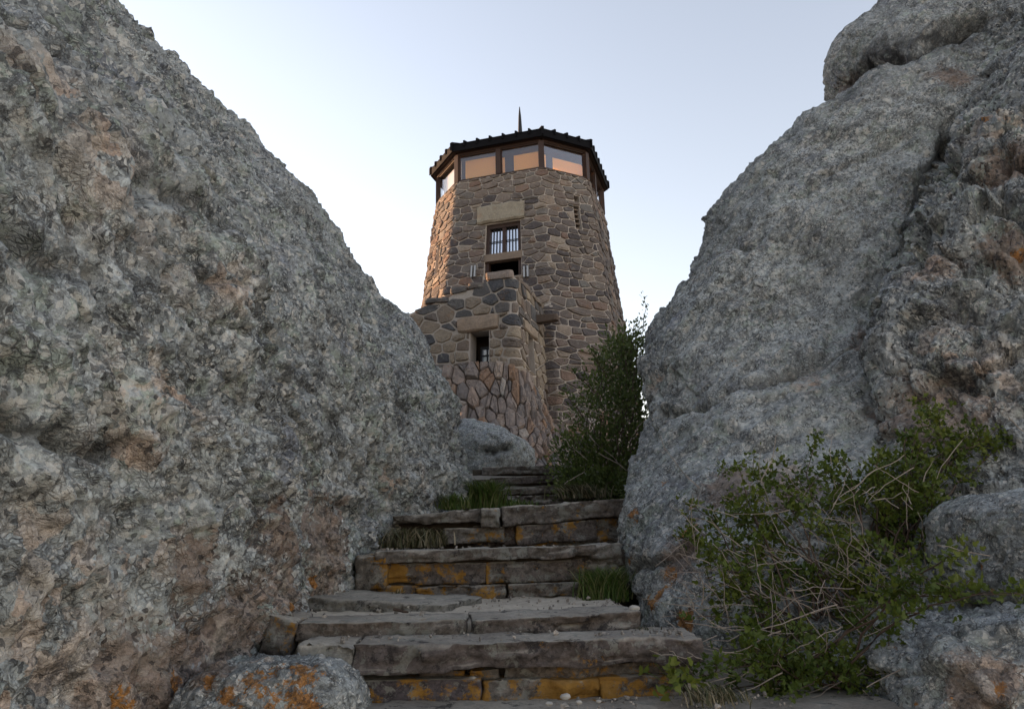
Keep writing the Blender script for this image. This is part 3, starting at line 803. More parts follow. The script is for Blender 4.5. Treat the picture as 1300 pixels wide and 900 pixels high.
# third step
run("tread_slab", 474, 700, 757, 692, 4.02, 4.06, .45, 716, 20, tint=.5, rag=.02, taper=(1.0, .85))
run("tread_slab", 748, 693, 788, 688, 4.08, 4.10, .35, 722, 21, tint=.6, rag=.03)
run("edge_stone", 450, 706, 492, 704, 4.03, 4.05, .3, 750, 22, tint=.6, orange=.9, rag=.03)
run("riser_stone", 486, 716, 618, 714, 4.08, 4.09, .25, 742, 23, tint=.35, rag=.018, orange_at=[(.15, .2, 1.1), (.9, .1, .5)])
run("riser_stone", 616, 714, 746, 709, 4.08, 4.10, .25, 741, 24, tint=.4, rag=.02, orange_at=[(.0, .09, 1.4)])
run("riser_stone", 742, 712, 785, 708, 4.1, 4.1, .25, 742, 25, tint=.5, rag=.03)
run("riser_stone", 528, 745, 642, 742, 4.03, 4.04, .25, 763, 26, tint=.45, rag=.02)
run("riser_stone", 645, 742, 745, 738, 4.05, 4.06, .25, 759, 27, tint=.55, rag=.02)
run("riser_stone", 470, 741, 530, 744, 4.1, 4.08, .25, 760, 28, tint=.3, rag=.02)
run("riser_stone", 745, 738, 790, 735, 4.08, 4.1, .25, 762, 128, tint=.3, rag=.02)
# fourth step
run("tread_slab", 497, 655, 612, 646, 4.72, 4.74, .5, 668, 29, tint=.55, rag=.025, taper=(.8, 1.2))
run("edge_stone", 609, 645, 634, 644, 4.70, 4.70, .2, 669, 30, tint=.75, orange=.45, rag=.03)
run("tread_slab", 636, 644, 802, 632, 4.74, 4.80, .5, 667, 31, tint=.45, rag=.025, taper=(1.05, .95), orange_at=[(.98, .06, .9)])
run("riser_stone", 562, 671, 640, 669, 4.76, 4.76, .25, 690, 32, tint=.55, orange=.7, rag=.02)
run("riser_stone", 654, 668, 757, 660, 4.76, 4.80, .25, 692, 33, tint=.3, rag=.02, orange_at=[(.1, .08, .6)])
run("riser_stone", 752, 660, 792, 656, 4.84, 4.86, .25, 688, 34, tint=.6, orange=1.0, rag=.03)
run("riser_stone", 600, 668, 700, 664, 4.86, 4.86, .2, 694, 35, tint=.1, rag=.02)
run("riser_stone", 670, 690, 785, 682, 4.82, 4.84, .2, 697, 36, tint=.5, orange=.8, rag=.02)
# upper flight
run("tread_slab", 626, 630, 720, 628, 6.55, 6.6, .8, 641, 37, tint=.3, rag=.025)
run("tread_slab", 624, 620, 716, 616, 7.2, 7.25, .7, 629, 38, tint=.5, rag=.025)
run("tread_slab", 622, 607, 722, 602, 7.9, 7.95, .7, 616, 39, tint=.25, rag=.02)
run("tread_slab", 612, 593, 735, 590, 8.7, 8.75, .9, 603, 40, tint=.5, rag=.02)
run("riser_stone", 624, 612, 720, 611, 8.1, 8.1, .3, 622, 41, tint=.6, rag=.02)
run("riser_stone", 624, 603, 722, 602, 8.85, 8.85, .3, 612, 42, tint=.75, rag=.02)

# trodden earth and grit filling the treads
def fill(x0, x1, y0, y1, z0, z1, seed, mat, amp=.02, name="earth_fill"):
    nx, ny = int((x1 - x0) / .014), int((y1 - y0) / .014)
    X, Y = np.meshgrid(np.linspace(x0, x1, nx), np.linspace(y0, y1, ny))
    Z = z0 + (z1 - z0) * (Y - y0) / (y1 - y0)
    P = np.stack([X, Y, Z], -1).reshape(-1, 3)
    P[:, 2] += amp * fbm(P * np.array((5, 5, 0)) + seed, 5, seed, .6) * .6 - .004
    idx = np.arange(nx * ny).reshape(ny, nx)
    F = np.stack([idx[:-1, :-1], idx[:-1, 1:], idx[1:, 1:], idx[1:, :-1]], -1).reshape(-1, 4)
    n = len(P)                                      # skirt down to give the fill its thickness
    rim = np.concatenate([idx[0, :], idx[1:, -1], idx[-1, -2::-1], idx[-2:0:-1, 0]])
    Q = P[rim].copy(); Q[:, 2] -= .25
    k = np.arange(len(rim)); kn = np.roll(k, -1)
    F2 = np.stack([rim[k], n + k, n + kn, rim[kn]], -1)
    return link(name, np_mesh(name, np.concatenate([P, Q]) - ST0, np.concatenate([F, F2])), M[mat], stairs)

zt2 = W(600, 787, 2.86)[2]
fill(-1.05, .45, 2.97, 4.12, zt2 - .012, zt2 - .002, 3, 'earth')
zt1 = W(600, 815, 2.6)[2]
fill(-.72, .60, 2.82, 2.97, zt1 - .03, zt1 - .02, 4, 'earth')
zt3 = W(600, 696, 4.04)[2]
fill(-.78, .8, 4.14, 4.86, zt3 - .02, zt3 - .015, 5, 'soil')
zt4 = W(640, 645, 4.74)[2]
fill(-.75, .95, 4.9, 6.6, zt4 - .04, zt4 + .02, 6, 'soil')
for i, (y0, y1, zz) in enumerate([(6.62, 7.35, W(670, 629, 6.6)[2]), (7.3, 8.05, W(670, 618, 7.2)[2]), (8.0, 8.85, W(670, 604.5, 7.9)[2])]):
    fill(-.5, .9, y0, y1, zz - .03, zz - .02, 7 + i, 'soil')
# dark soil behind the riser stones
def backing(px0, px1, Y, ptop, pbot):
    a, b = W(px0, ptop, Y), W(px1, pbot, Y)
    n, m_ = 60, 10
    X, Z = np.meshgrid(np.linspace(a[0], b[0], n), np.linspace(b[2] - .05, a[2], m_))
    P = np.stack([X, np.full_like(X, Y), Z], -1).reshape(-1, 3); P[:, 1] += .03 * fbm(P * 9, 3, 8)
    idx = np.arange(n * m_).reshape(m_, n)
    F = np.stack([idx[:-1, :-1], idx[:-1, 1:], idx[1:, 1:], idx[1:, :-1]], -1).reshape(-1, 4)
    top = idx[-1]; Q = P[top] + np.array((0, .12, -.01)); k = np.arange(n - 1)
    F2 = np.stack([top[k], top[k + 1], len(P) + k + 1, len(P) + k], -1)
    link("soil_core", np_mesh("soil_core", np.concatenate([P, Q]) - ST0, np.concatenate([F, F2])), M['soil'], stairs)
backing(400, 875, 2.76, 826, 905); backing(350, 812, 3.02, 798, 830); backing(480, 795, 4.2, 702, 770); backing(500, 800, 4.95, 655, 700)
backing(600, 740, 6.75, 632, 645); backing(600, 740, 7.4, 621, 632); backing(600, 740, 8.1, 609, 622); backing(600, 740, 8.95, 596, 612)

# ------------------------------------------------------------------ masonry tools
class Wall:
    """upright wall along a plan path with rounded corners; batter pushes it out towards its foot"""
    def __init__(s, pts, r, batter, zref, closed):
        P = [np.array(p, float) for p in pts]; n = len(P); out = []
        for i, p in enumerate(P):
            if not closed and i in (0, n - 1): out.append(p); continue
            a, b = P[i - 1], P[(i + 1) % n]
            d0 = (p - a) / np.linalg.norm(p - a); d1 = (b - p) / np.linalg.norm(b - p)
            ang = math.acos(np.clip(d0 @ d1, -1, 1)); tl = r * math.tan(ang / 2)
            n0 = np.array((-d0[1], d0[0])); c = p - d0 * tl + n0 * r
            for k in range(7):
                f = k / 6 * ang; v = -n0 * r
                out.append(c + np.array((v[0] * math.cos(f) - v[1] * math.sin(f), v[0] * math.sin(f) + v[1] * math.cos(f))))
        if closed: out.append(out[0])
        s.p = np.array(out)
        d = np.diff(s.p, axis=0); L = np.linalg.norm(d, axis=1); s.L = np.concatenate([[0], np.cumsum(L)])
        s.len = s.L[-1]
        nn = np.stack([d[:, 1], -d[:, 0]], -1) / L[:, None]
        vn = np.empty_like(s.p)
        vn[1:-1] = nn[:-1] + nn[1:]; vn[0] = nn[0] + (nn[-1] if closed else nn[0]); vn[-1] = nn[-1] + (nn[0] if closed else nn[-1])
        s.n = vn / np.linalg.norm(vn, axis=1, keepdims=True)
        s.batter, s.zref, s.cen = batter, zref, (s.p[:-1].mean(0) if closed else None)
    def map(s, u, z, off=0.0):
        u = np.asarray(u, float); z = np.asarray(z, float)
        x = np.stack([np.interp(u, s.L, s.p[:, i]) for i in (0, 1)], -1)
        n = np.stack([np.interp(u, s.L, s.n[:, i]) for i in (0, 1)], -1)
        n = n / np.linalg.norm(n, axis=-1, keepdims=True)
        if s.cen is not None: q = s.cen + (x - s.cen) * (1 + s.batter * (s.zref - z) / 2.45)[..., None] + n * np.asarray(off, float)[..., None]
        else: q = x + n * (np.asarray(off, float) + s.batter * (s.zref - z))[..., None]
        return np.concatenate([q, z[..., None]], -1)
    def u_px(s, px, z, u0, u1):
        u = np.linspace(u0, u1, 600); q = PIX(s.map(u, np.full(600, z)))[0]
        return u[np.argmin(abs(q - px))]

def clip(poly, nx, ny, c):
    out = []
    n = len(poly)
    for i in range(n):
        a, b = poly[i], poly[(i + 1) % n]
        da, db = nx * a[0] + ny * a[1] - c, nx * b[0] + ny * b[1] - c
        if da <= 0: out.append(a)
        if (da < 0 < db) or (db < 0 < da):
            t = da / (da - db); out.append((a[0] + (b[0] - a[0]) * t, a[1] + (b[1] - a[1]) * t))
    return out

def cells(u0, u1, v0, v1, w, h, gap, seed, jit=.33, asp=1.35, holes=(), spread_w=.45):
    """irregular stones filling a rectangle: a weighted Voronoi division of jittered courses"""
    rg = random.Random(seed); pts = []
    v = v0 + h * .4; row = 0
    while v < v1 + h * .4:
        hh = h * rg.uniform(.72, 1.4); u = u0 - w * rg.uniform(0, .9)
        while u < u1 + w:
            ww = w * math.exp(rg.gauss(0, spread_w)); ww = min(max(ww, w * .42), w * 2.3)
            pts.append((u + ww / 2 + rg.uniform(-jit, jit) * ww * .4, v + rg.uniform(-jit, jit) * hh * .8, rg.gauss(0, .10) * h * h * asp * asp))
            u += ww
        v += hh; row += 1
    A = np.array(pts); S = A[:, :2] * np.array((1, asp))
    res = []
    for i in range(len(A)):
        d = ((S - S[i]) ** 2).sum(1); nb = np.argsort(d)[1:22]
        x, y = A[i, :2]
        R = 2.5 * max(w, h)
        poly = [(max(u0, x - R), max(v0, y - R)), (min(u1, x + R), max(v0, y - R)), (min(u1, x + R), min(v1, y + R)), (max(u0, x - R), min(v1, y + R))]
        if poly[0][0] >= poly[1][0] or poly[0][1] >= poly[2][1]: continue
        for j in nb:
            qx, qy = A[j, :2]; dx, dy = (qx - x), (qy - y) * asp * asp
            c = (qx * qx - x * x + (qy * qy - y * y) * asp * asp + A[i, 2] - A[j, 2]) / 2
            ln = math.hypot(dx, dy)
            poly = clip(poly, dx / ln, dy / ln, c / ln - gap / 2)
            if len(poly) < 3: break
        if len(poly) < 3: continue
        pieces = [poly]
        for x0, x1, y0, y1 in holes:               # stones that meet an opening are cut to butt against it
            nxt = []
            for pl in pieces:
                xs = [p[0] for p in pl]; ys = [p[1] for p in pl]
                if max(xs) <= x0 or min(xs) >= x1 or max(ys) <= y0 or min(ys) >= y1: nxt.append(pl); continue
                mid_ = clip(clip(pl, 0, 1, y1), 0, -1, -y0)
                for q in (clip(mid_, 1, 0, x0 - gap * .6) if mid_ else [], clip(mid_, -1, 0, -x1 - gap * .6) if mid_ else [], clip(pl, 0, -1, -y1 - gap * .6), clip(pl, 0, 1, y0 - gap * .6)):
                    if len(q) >= 3: nxt.append(q)
            pieces = nxt
        for pl in pieces:
            ar = .5 * sum(pl[k][0] * pl[(k + 1) % len(pl)][1] - pl[(k + 1) % len(pl)][0] * pl[k][1] for k in range(len(pl)))
            if ar < w * h * .07: continue
            q = []; n = len(pl)                    # knock the corners off
            for k in range(n):
                a, b = np.array(pl[k]), np.array(pl[(k + 1) % n])
                if np.linalg.norm(b - a) < .045: q.append((a + b) / 2); continue
                q += [a + (b - a) * .10, b + (a - b) * .10]
            if len(q) >= 4: res.append((np.array(q), ar))
    return res

def stone_mesh(poly, mapper, prot, rg, tint, mb, sub=0.0):
    """one stone: rim sunk in the mortar, rounded shoulder, uneven face"""
    if sub:                                        # extra points so that stones bend round corners
        q = []
        for k in range(len(poly)):
            a, b = poly[k], poly[(k + 1) % len(poly)]
            m = max(1, int(abs(b[0] - a[0]) / sub))
            q += [a + (b - a) * t / m for t in range(m)]
        poly = np.array(q)
    c = poly.mean(0); n = len(poly)
    tx, ty = rg.uniform(-.14, .14), rg.uniform(-.2, .16)
    ext = np.abs(poly - c).max()
    jit = lambda a: np.array([rg.uniform(-a, a) for _ in range(n)])
    o1 = np.full(n, prot * .62) + jit(prot * .2)
    in1 = c + (poly - c) * .99
    in2 = c + (poly - c) * (1 - min(.25, .022 / max(ext, .05)))
    o2 = prot + ((in2 - c) @ np.array((tx, ty))) * .6 + jit(prot * .15)
    in3 = c + (poly - c) * .45
    o3 = prot * rg.uniform(1.0, 1.35) + ((in3 - c) @ np.array((tx, ty))) + jit(prot * .22)
    A = mapper(poly[:, 0], poly[:, 1], np.full(n, -.035)); B = mapper(in1[:, 0], in1[:, 1], o1)
    C_ = mapper(in2[:, 0], in2[:, 1], o2); D = mapper(in3[:, 0], in3[:, 1], o3)
    E = mapper(np.array([c[0]]), np.array([c[1]]), np.array([o3.mean()]))
    vs = np.concatenate([A, B, C_, D, E]); fs = []
    for k in range(n):
        k2 = (k + 1) % n
        for r_ in range(3): fs.append((r_ * n + k, r_ * n + k2, (r_ + 1) * n + k2, (r_ + 1) * n + k))
        fs.append((3 * n + k, 3 * n + k2, 4 * n))
    mb.add(vs, fs, tint)

def masonry(root, base, polys, mapper, mat, prot, seed, limit, tintf, corners=(), skip=None):
    """lay the stones: the largest as seen from the path are stones of their own, the rest one joined part"""
    rg = random.Random(seed); items = []
    for q, ar in polys:
        c = q.mean(0)
        p = mapper(c[:1], c[1:2], np.zeros(1))[0]; p2 = mapper(c[:1], c[1:2], np.full(1, .1))[0]
        nrm = (p2 - p) / .1; v = np.array((0, 0, EYE)) - p; dist = np.linalg.norm(v)
        px, py, d = PIX(p)
        f = max(0, nrm @ v / dist)
        score = ar * f / dist ** 2
        if skip is not None and skip(px, py, p): score = 0
        items.append((score, q))
    items.sort(key=lambda t: -t[0])
    rest = MB()
    for i, (sc, q) in enumerate(items):
        tint = tintf(rg, q)
        pr = prot * rg.uniform(.5, 1.6)
        sub = .035 if any(q[:, 0].min() - .08 < c_ < q[:, 0].max() + .08 for c_ in corners) else 0
        if i < limit and sc > 0:
            mb = MB(); stone_mesh(q, mapper, pr, rg, tint, mb, sub)
            mb.build("stone", mat, root, loc=base)
        else:
            stone_mesh(q, mapper, pr, rg, tint, rest, sub)
    if rest.f:
        o = rest.build("small_stones", mat, root, loc=base); o["kind"] = "stuff"

def core(root, base, wall, us, zs, holes, mat, off=0.0, ztop=None, depth=.45, name="mortar_core"):
    """the mortar body of a wall with its openings and their reveals"""
    us = sorted(set([round(u, 4) for u in us] + [round(h, 4) for q in holes for h in q[:2]]))
    zs = sorted(set([round(z, 4) for z in zs] + [round(h, 4) for q in holes for h in q[2:4]]))
    U, Z = np.meshgrid(us, zs)
    if ztop is not None: Zc = np.minimum(Z, ztop(U))
    else: Zc = Z
    P = wall.map(U, Zc, np.full_like(U, off)); mb = MB()
    idx = np.arange(U.size).reshape(U.shape); fs = []
    for i in range(len(zs) - 1):
        for j in range(len(us) - 1):
            uc, zc_ = (us[j] + us[j + 1]) / 2, (zs[i] + zs[i + 1]) / 2
            if any(q[0] < uc < q[1] and q[2] < zc_ < q[3] for q in holes): continue
            if np.linalg.norm(P[i, j] - P[i + 1, j]) + np.linalg.norm(P[i, j + 1] - P[i + 1, j + 1]) < 1e-4: continue
            fs.append((idx[i, j], idx[i, j + 1], idx[i + 1, j + 1], idx[i + 1, j]))
    mb.add(P.reshape(-1, 3), fs)
    for u0, u1, z0, z1 in [q[:4] for q in holes]:
        f = wall.map(np.array([u0, u1, u1, u0]), np.array([z0, z0, z1, z1]), np.full(4, off))
        b = wall.map(np.array([u0, u1, u1, u0]), np.array([z0, z0, z1, z1]), np.full(4, off - depth))
        mb.add(np.concatenate([f, b]), [(k, 4 + k, 4 + (k + 1) % 4, (k + 1) % 4) for k in range(4)])
    return mb.build(name, mat, root, loc=base)

def quad_box(mb, wall, u0, u1, z0, z1, o0, o1, tint=.5):
    """box on the wall between two offsets along its normal"""
    a = wall.map(np.array([u0, u1, u1, u0]), np.array([z0, z0, z1, z1]), np.full(4, o1))
    b = wall.map(np.array([u0, u1, u1, u0]), np.array([z0, z0, z1, z1]), np.full(4, o0))
    mb.add(np.concatenate([a, b]), [(0, 1, 2, 3), (7, 6, 5, 4)] + [(k, k + 4, (k + 1) % 4 + 4, (k + 1) % 4) for k in range(4)], tint)

def hewn(name, wall, u0, u1, z0, z1, o0, o1, mat, root, base, seed, tint=.3, amp=.03):
    """a long dressed stone with worn, uneven faces"""
    n = 14; rg = np.random.RandomState(seed)
    t = np.linspace(0, 1, n); P = []
    loop = [(0, 0), (.25, -.01), (.75, 0), (1, .1), (1.03, .5), (1, .9), (.75, 1), (.25, 1), (0, 1)]
    for k in t:
        e = 1 - .12 * (abs(2 * k - 1) ** 8)
        for a, b in loop:
            bb = .5 + (b - .5) * e; aa = a * (1 if a < .2 else e)
            P.append(wall.map(np.array([u0 + (u1 - u0) * k]), np.array([z0 + (z1 - z0) * bb]), np.array([o0 + (o1 - o0) * aa]))[0])
    P = np.array(P); P += np.stack([fbm(P * 3 + q, 3, seed + q) for q in (0, 5, 9)], -1) * amp
    m = len(loop); idx = np.arange(n * m).reshape(n, m); fs = []
    for i in range(n - 1):
        for j in range(m):
            fs.append((idx[i, j], idx[i + 1, j], idx[i + 1, (j + 1) % m], idx[i, (j + 1) % m]))
    fs += [tuple(idx[0, :]), tuple(idx[-1, ::-1])]
    mb = MB(); mb.add(P, fs, tint)
    return mb.build(name, mat, root, smooth=False, loc=base)

# ------------------------------------------------------------------ the tower
TC = np.array((0.42, 22.0)); AL = math.radians(17); CA, SA = math.cos(AL), math.sin(AL)
def plan(u, v): return np.array((TC[0] + u * CA + v * SA, TC[1] - u * SA + v * CA))
KA, KS = 1.30, 2.40
oct_uv = [(-KA, KS), (-KS, KA), (-KS, -KA), (-KA, -KS), (KA, -KS), (KS, -KA), (KS, KA), (KA, KS)]
ZS, ZH, ZB = 11.84, 12.69, 3.0
tw = Wall([plan(*q) for q in oct_uv], .12, .112, ZS, True)
TB = np.array((TC[0], TC[1], ZB))
tower = thing("stone_tower", tuple(TB), "octagonal stone lookout tower with a glazed top room and black roof", "tower")
cum = lambda q: tw.L[np.argmin(np.linalg.norm(tw.p - plan(*q), axis=1))]
uv_ = [cum(q) for q in oct_uv]           # near each corner, along the path
uL0, uF0, uF1, uR1, uE1 = uv_[2], uv_[3], uv_[4], uv_[5], uv_[6]

def zpx(py, px, wall, u0, u1, z0=3., z1=13.):
    """height on the wall seen at pixel (px,py)"""
    z = 8.0
    for _ in range(12):
        u = wall.u_px(px, z, u0, u1); zz = np.linspace(z0, z1, 500)
        z = zz[np.argmin(abs(PIX(wall.map(np.full(500, u), zz))[1] - py))]
    return z
wz1, wz0 = zpx(283, 640, tw, uF0, uF1), zpx(352, 640, tw, uF0, uF1)
wu0, wu1 = tw.u_px(617, 10, uF0, uF1), tw.u_px(661, 10, uF0, uF1)
lz0, lz1 = wz1, zpx(259, 640, tw, uF0, uF1)
lu0, lu1 = tw.u_px(607, 10.6, uF0, uF1), tw.u_px(666, 10.6, uF0, uF1)
su0, su1 = tw.u_px(729, 10.5, uF1, uR1), tw.u_px(737, 10.5, uF1, uR1)
sz0, sz1 = zpx(291, 733, tw, uF1, uR1), zpx(262, 733, tw, uF1, uR1)
pu0, pu1 = tw.u_px(728, 11.2, uF1, uR1), tw.u_px(735, 11.2, uF1, uR1)
pz0, pz1 = zpx(256, 731, tw, uF1, uR1), zpx(249, 731, tw, uF1, uR1)
ru0, ru1 = tw.u_px(777, 9, uR1 - .2, uR1 + 1.6), tw.u_px(782, 9, uR1 - .2, uR1 + 1.6)
ru1 = max(ru1, ru0 + .3)
rz0, rz1 = 8.3, 9.7
cu0, cu1 = tw.u_px(553, 9.6, uL0 - .1, uF0), tw.u_px(558, 9.6, uL0 - .1, uF0)
cu1 = max(cu1, cu0 + .22)
cz0, cz1 = 9.2, 10.2
holes = [(wu0, wu1, wz0, wz1), (su0, su1, sz0, sz1), (pu0, pu1, pz0, pz1), (ru0, ru1, rz0, rz1), (cu0, cu1, cz0, cz1)]
core(tower, TB, tw, list(np.linspace(0, tw.len, 120)) + list(tw.L), np.linspace(ZB, ZS, 20), holes, M['mortar'])
polys = cells(0, tw.len, ZB + .1, ZS - .01, .31, .185, .028, 7, jit=.25, asp=1.8, holes=holes + [(lu0, lu1, lz0, lz1)])
def tint_t(rg, q):
    t = rg.random()
    if q[:, 1].mean() > ZS - .75: t = min(1, .55 + .4 * rg.random())     # greenish coping course
    return t
masonry(tower, TB, polys, tw.map, M['stone_t'], .032, 8, 300, tint_t, corners=uv_ + [0, tw.len],
        skip=lambda px, py, p: (py > 372 and px < 690) or py > 520 or (px > 735 and py > 470))
hewn("lintel", tw, lu0, lu1, lz0 + .02, lz1, -.06, .12, M['lintel'], tower, TB, 3, .1)

# window in the front face
win = MB(); ft = .09
quad_box(win, tw, wu0, wu0 + ft, wz0, wz1, -.24, -.06); quad_box(win, tw, wu1 - ft, wu1, wz0, wz1, -.24, -.06)
quad_box(win, tw, wu0 + ft, wu1 - ft, wz1 - .12, wz1, -.24, -.06)
um = (wu0 + wu1) / 2; zm0, zm1 = zpx(330, 640, tw, uF0, uF1), zpx(321, 640, tw, uF0, uF1)
quad_box(win, tw, um - .045, um + .045, zm1, wz1 - .12, -.22, -.08)
wf = win.build("window_frame", M['wood'], tower, loc=TB)
tb = MB(); quad_box(tb, tw, wu0 - .02, wu1 + .02, zm0, zm1, -.2, .02); tb.build("window_sill", M['greywood'], tower, loc=TB)
for a, b in ((wu0 + ft, um - .045), (um + .045, wu1 - ft)):
    g = MB(); quad_box(g, tw, a, b, zm1, wz1 - .12, -.17, -.16); g.build("pane", M['glass_m'], wf, loc=TB)
    bars = MB()
    for k in range(1, 4): quad_box(bars, tw, a + (b - a) * k / 4 - .011, a + (b - a) * k / 4 + .011, zm1, wz1 - .12, -.15, -.13)
    quad_box(bars, tw, a, b, (zm1 + wz1) / 2 - .06, (zm1 + wz1) / 2 - .035, -.128, -.115)
    bars.build("window_bars", M['iron'], wf, loc=TB)
dk = MB(); quad_box(dk, tw, wu0 - .3, wu1 + .3, wz0 - .3, wz1 + .1, -1.6, -1.55); quad_box(dk, tw, wu0 - .3, wu1 + .3, wz0 - .35, wz0 - .3, -1.5, -.46)
quad_box(dk, tw, wu0 - .3, wu1 + .3, wz1 + .1, wz1 + .15, -1.5, -.46); quad_box(dk, tw, wu0 - .35, wu0 - .3, wz0 - .3, wz1 + .1, -1.5, -.46); quad_box(dk, tw, wu1 + .3, wu1 + .35, wz0 - .3, wz1 + .1, -1.5, -.46)
dk.build("dark_room", M['inside'], tower, loc=TB)
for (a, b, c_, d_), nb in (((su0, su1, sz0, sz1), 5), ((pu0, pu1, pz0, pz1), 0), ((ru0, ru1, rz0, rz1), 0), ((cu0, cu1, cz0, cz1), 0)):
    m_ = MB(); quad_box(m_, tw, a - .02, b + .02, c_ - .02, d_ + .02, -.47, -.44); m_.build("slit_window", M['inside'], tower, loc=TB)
    if nb:
        l_ = MB()
        for k in range(nb): z_ = c_ + (d_ - c_) * (k + .5) / nb; quad_box(l_, tw, a, b, z_ - .03, z_ + .015, -.2, -.08)
        l_.build("louvre", M['greywood'], tower, loc=TB)
for px in (603, 669):                   # paired white bars either side of the opening
    b_ = MB(); zq0, zq1 = zpx(353, px, tw, uF0, uF1), zpx(339, px, tw, uF0, uF1)
    for o in (-2.6, 1.6):
        u_ = tw.u_px(px + o, 8.9, uF0, uF1 + .4); quad_box(b_, tw, u_ - .02, u_ + .02, zq0, zq1, .02, .12)
    b_.build("wall_bracket", M['steel'], tower, loc=TB)

# glazed room: sill course, posts, panes, translucent blinds inside, ceiling
gl = Wall([plan(*(np.array(q) * 1.0)) for q in oct_uv], .02, 0, ZS, True)
gcor = [gl.L[np.argmin(np.linalg.norm(gl.p - plan(*q), axis=1))] for q in oct_uv] + [gl.len]
gcor[0] = 0.0
beam_ = MB(); quad = lambda mb, a, b, z0, z1, o0, o1: quad_box(mb, gl, a, b, z0, z1, o0, o1)
sides = []
for i in range(8):
    a, b = gcor[i], gcor[i + 1]
    wide = (b - a) > 2.2
    sides.append((a, b, wide))
for i, (a, b, wide) in enumerate(sides):
    hb = MB(); quad(hb, a + .02, b - .02, ZH, ZH + .2, -.16, .0); hb.build("head_beam", M['wood'], tower, loc=TB)
    sb_ = MB(); quad(sb_, a + .02, b - .02, ZS - .01, ZS + .05, -.14, -.01); sb_.build("sill_rail", M['wood'], tower, loc=TB)
    us_ = [a, (a + b) / 2, b] if wide else [a, b]
    if wide:
        pm = MB(); quad(pm, us_[1] - .07, us_[1] + .07, ZS + .05, ZH, -.13, .01); pm.build("post", M['wood'], tower, loc=TB)
    for k in range(len(us_) - 1):
        p0, p1 = us_[k] + .065, us_[k + 1] - .065
        fr = MB(); quad(fr, p0, p0 + .03, ZS + .05, ZH, -.10, -.03); quad(fr, p1 - .03, p1, ZS + .05, ZH, -.10, -.03); quad(fr, p0 + .03, p1 - .03, ZH - .035, ZH, -.10, -.03)
        w_ = fr.build("window", M['wood'], tower, loc=TB)
        gg = MB(); quad(gg, p0 + .03, p1 - .03, ZS + .05, ZH - .035, -.07, -.06); gg.build("pane", M['glass'], w_, loc=TB)
        wd = p1 - p0
        if i == 3 and k == 0: bs = [(.12, .98, .86, 'blind')]
        elif i == 3: bs = [(.0, .06, .74, 'blind'), (.3, .99, .74, 'blind')]
        elif i == 4: bs = [(.0, .13, .64, 'blind'), (.3, .99, .60, 'blind')]
        elif i == 2: bs = [(.05, .97, .9, 'cream')]
        elif i == 5: bs = [(.05, .9, .6, 'blind')]
        else: bs = []
        for f0, f1, hh, mt in bs:
            q_ = MB(); quad(q_, p0 + wd * f0, p0 + wd * f1, ZS + .05, ZS + .05 + (ZH - ZS - .05) * hh, -.22, -.19); q_.build("window_blind", M[mt], w_, loc=TB)
    pc = MB(); c2 = gl.map(np.array([a]), np.array([ZS]), np.array([-.05]))[0]
    pc.box((c2[0], c2[1], (ZS + ZH) / 2 - .01), (.15, .15, ZH - ZS + .02), rz=-AL + math.radians(45 * i + 22)); pc.build("post", M['wood'], tower, loc=TB)
def ring(off, z): return [tuple(p) for p in np.array([np.append(plan(*(np.array(q) * (1 + off / 2.44))), z) for q in oct_uv])]
fl = MB(); r1 = ring(-.14, ZS + .02); fl.add(r1 + ring(-.14, ZS - .15), [tuple(range(8)), tuple(range(15, 7, -1))] + [(k, k + 8, (k + 1) % 8 + 8, (k + 1) % 8) for k in range(8)])
fl.build("room_floor", M['inside'], tower, loc=TB)
ce = MB(); ce.add(ring(-.1, ZH + .04) + ring(-.1, ZH + .12), [tuple(range(7, -1, -1)), tuple(range(8, 16))] + [(k, k + 8, (k + 1) % 8 + 8, (k + 1) % 8)[::-1] for k in range(8)])
ce.build("ceiling", M['ceil'], tower, loc=TB)
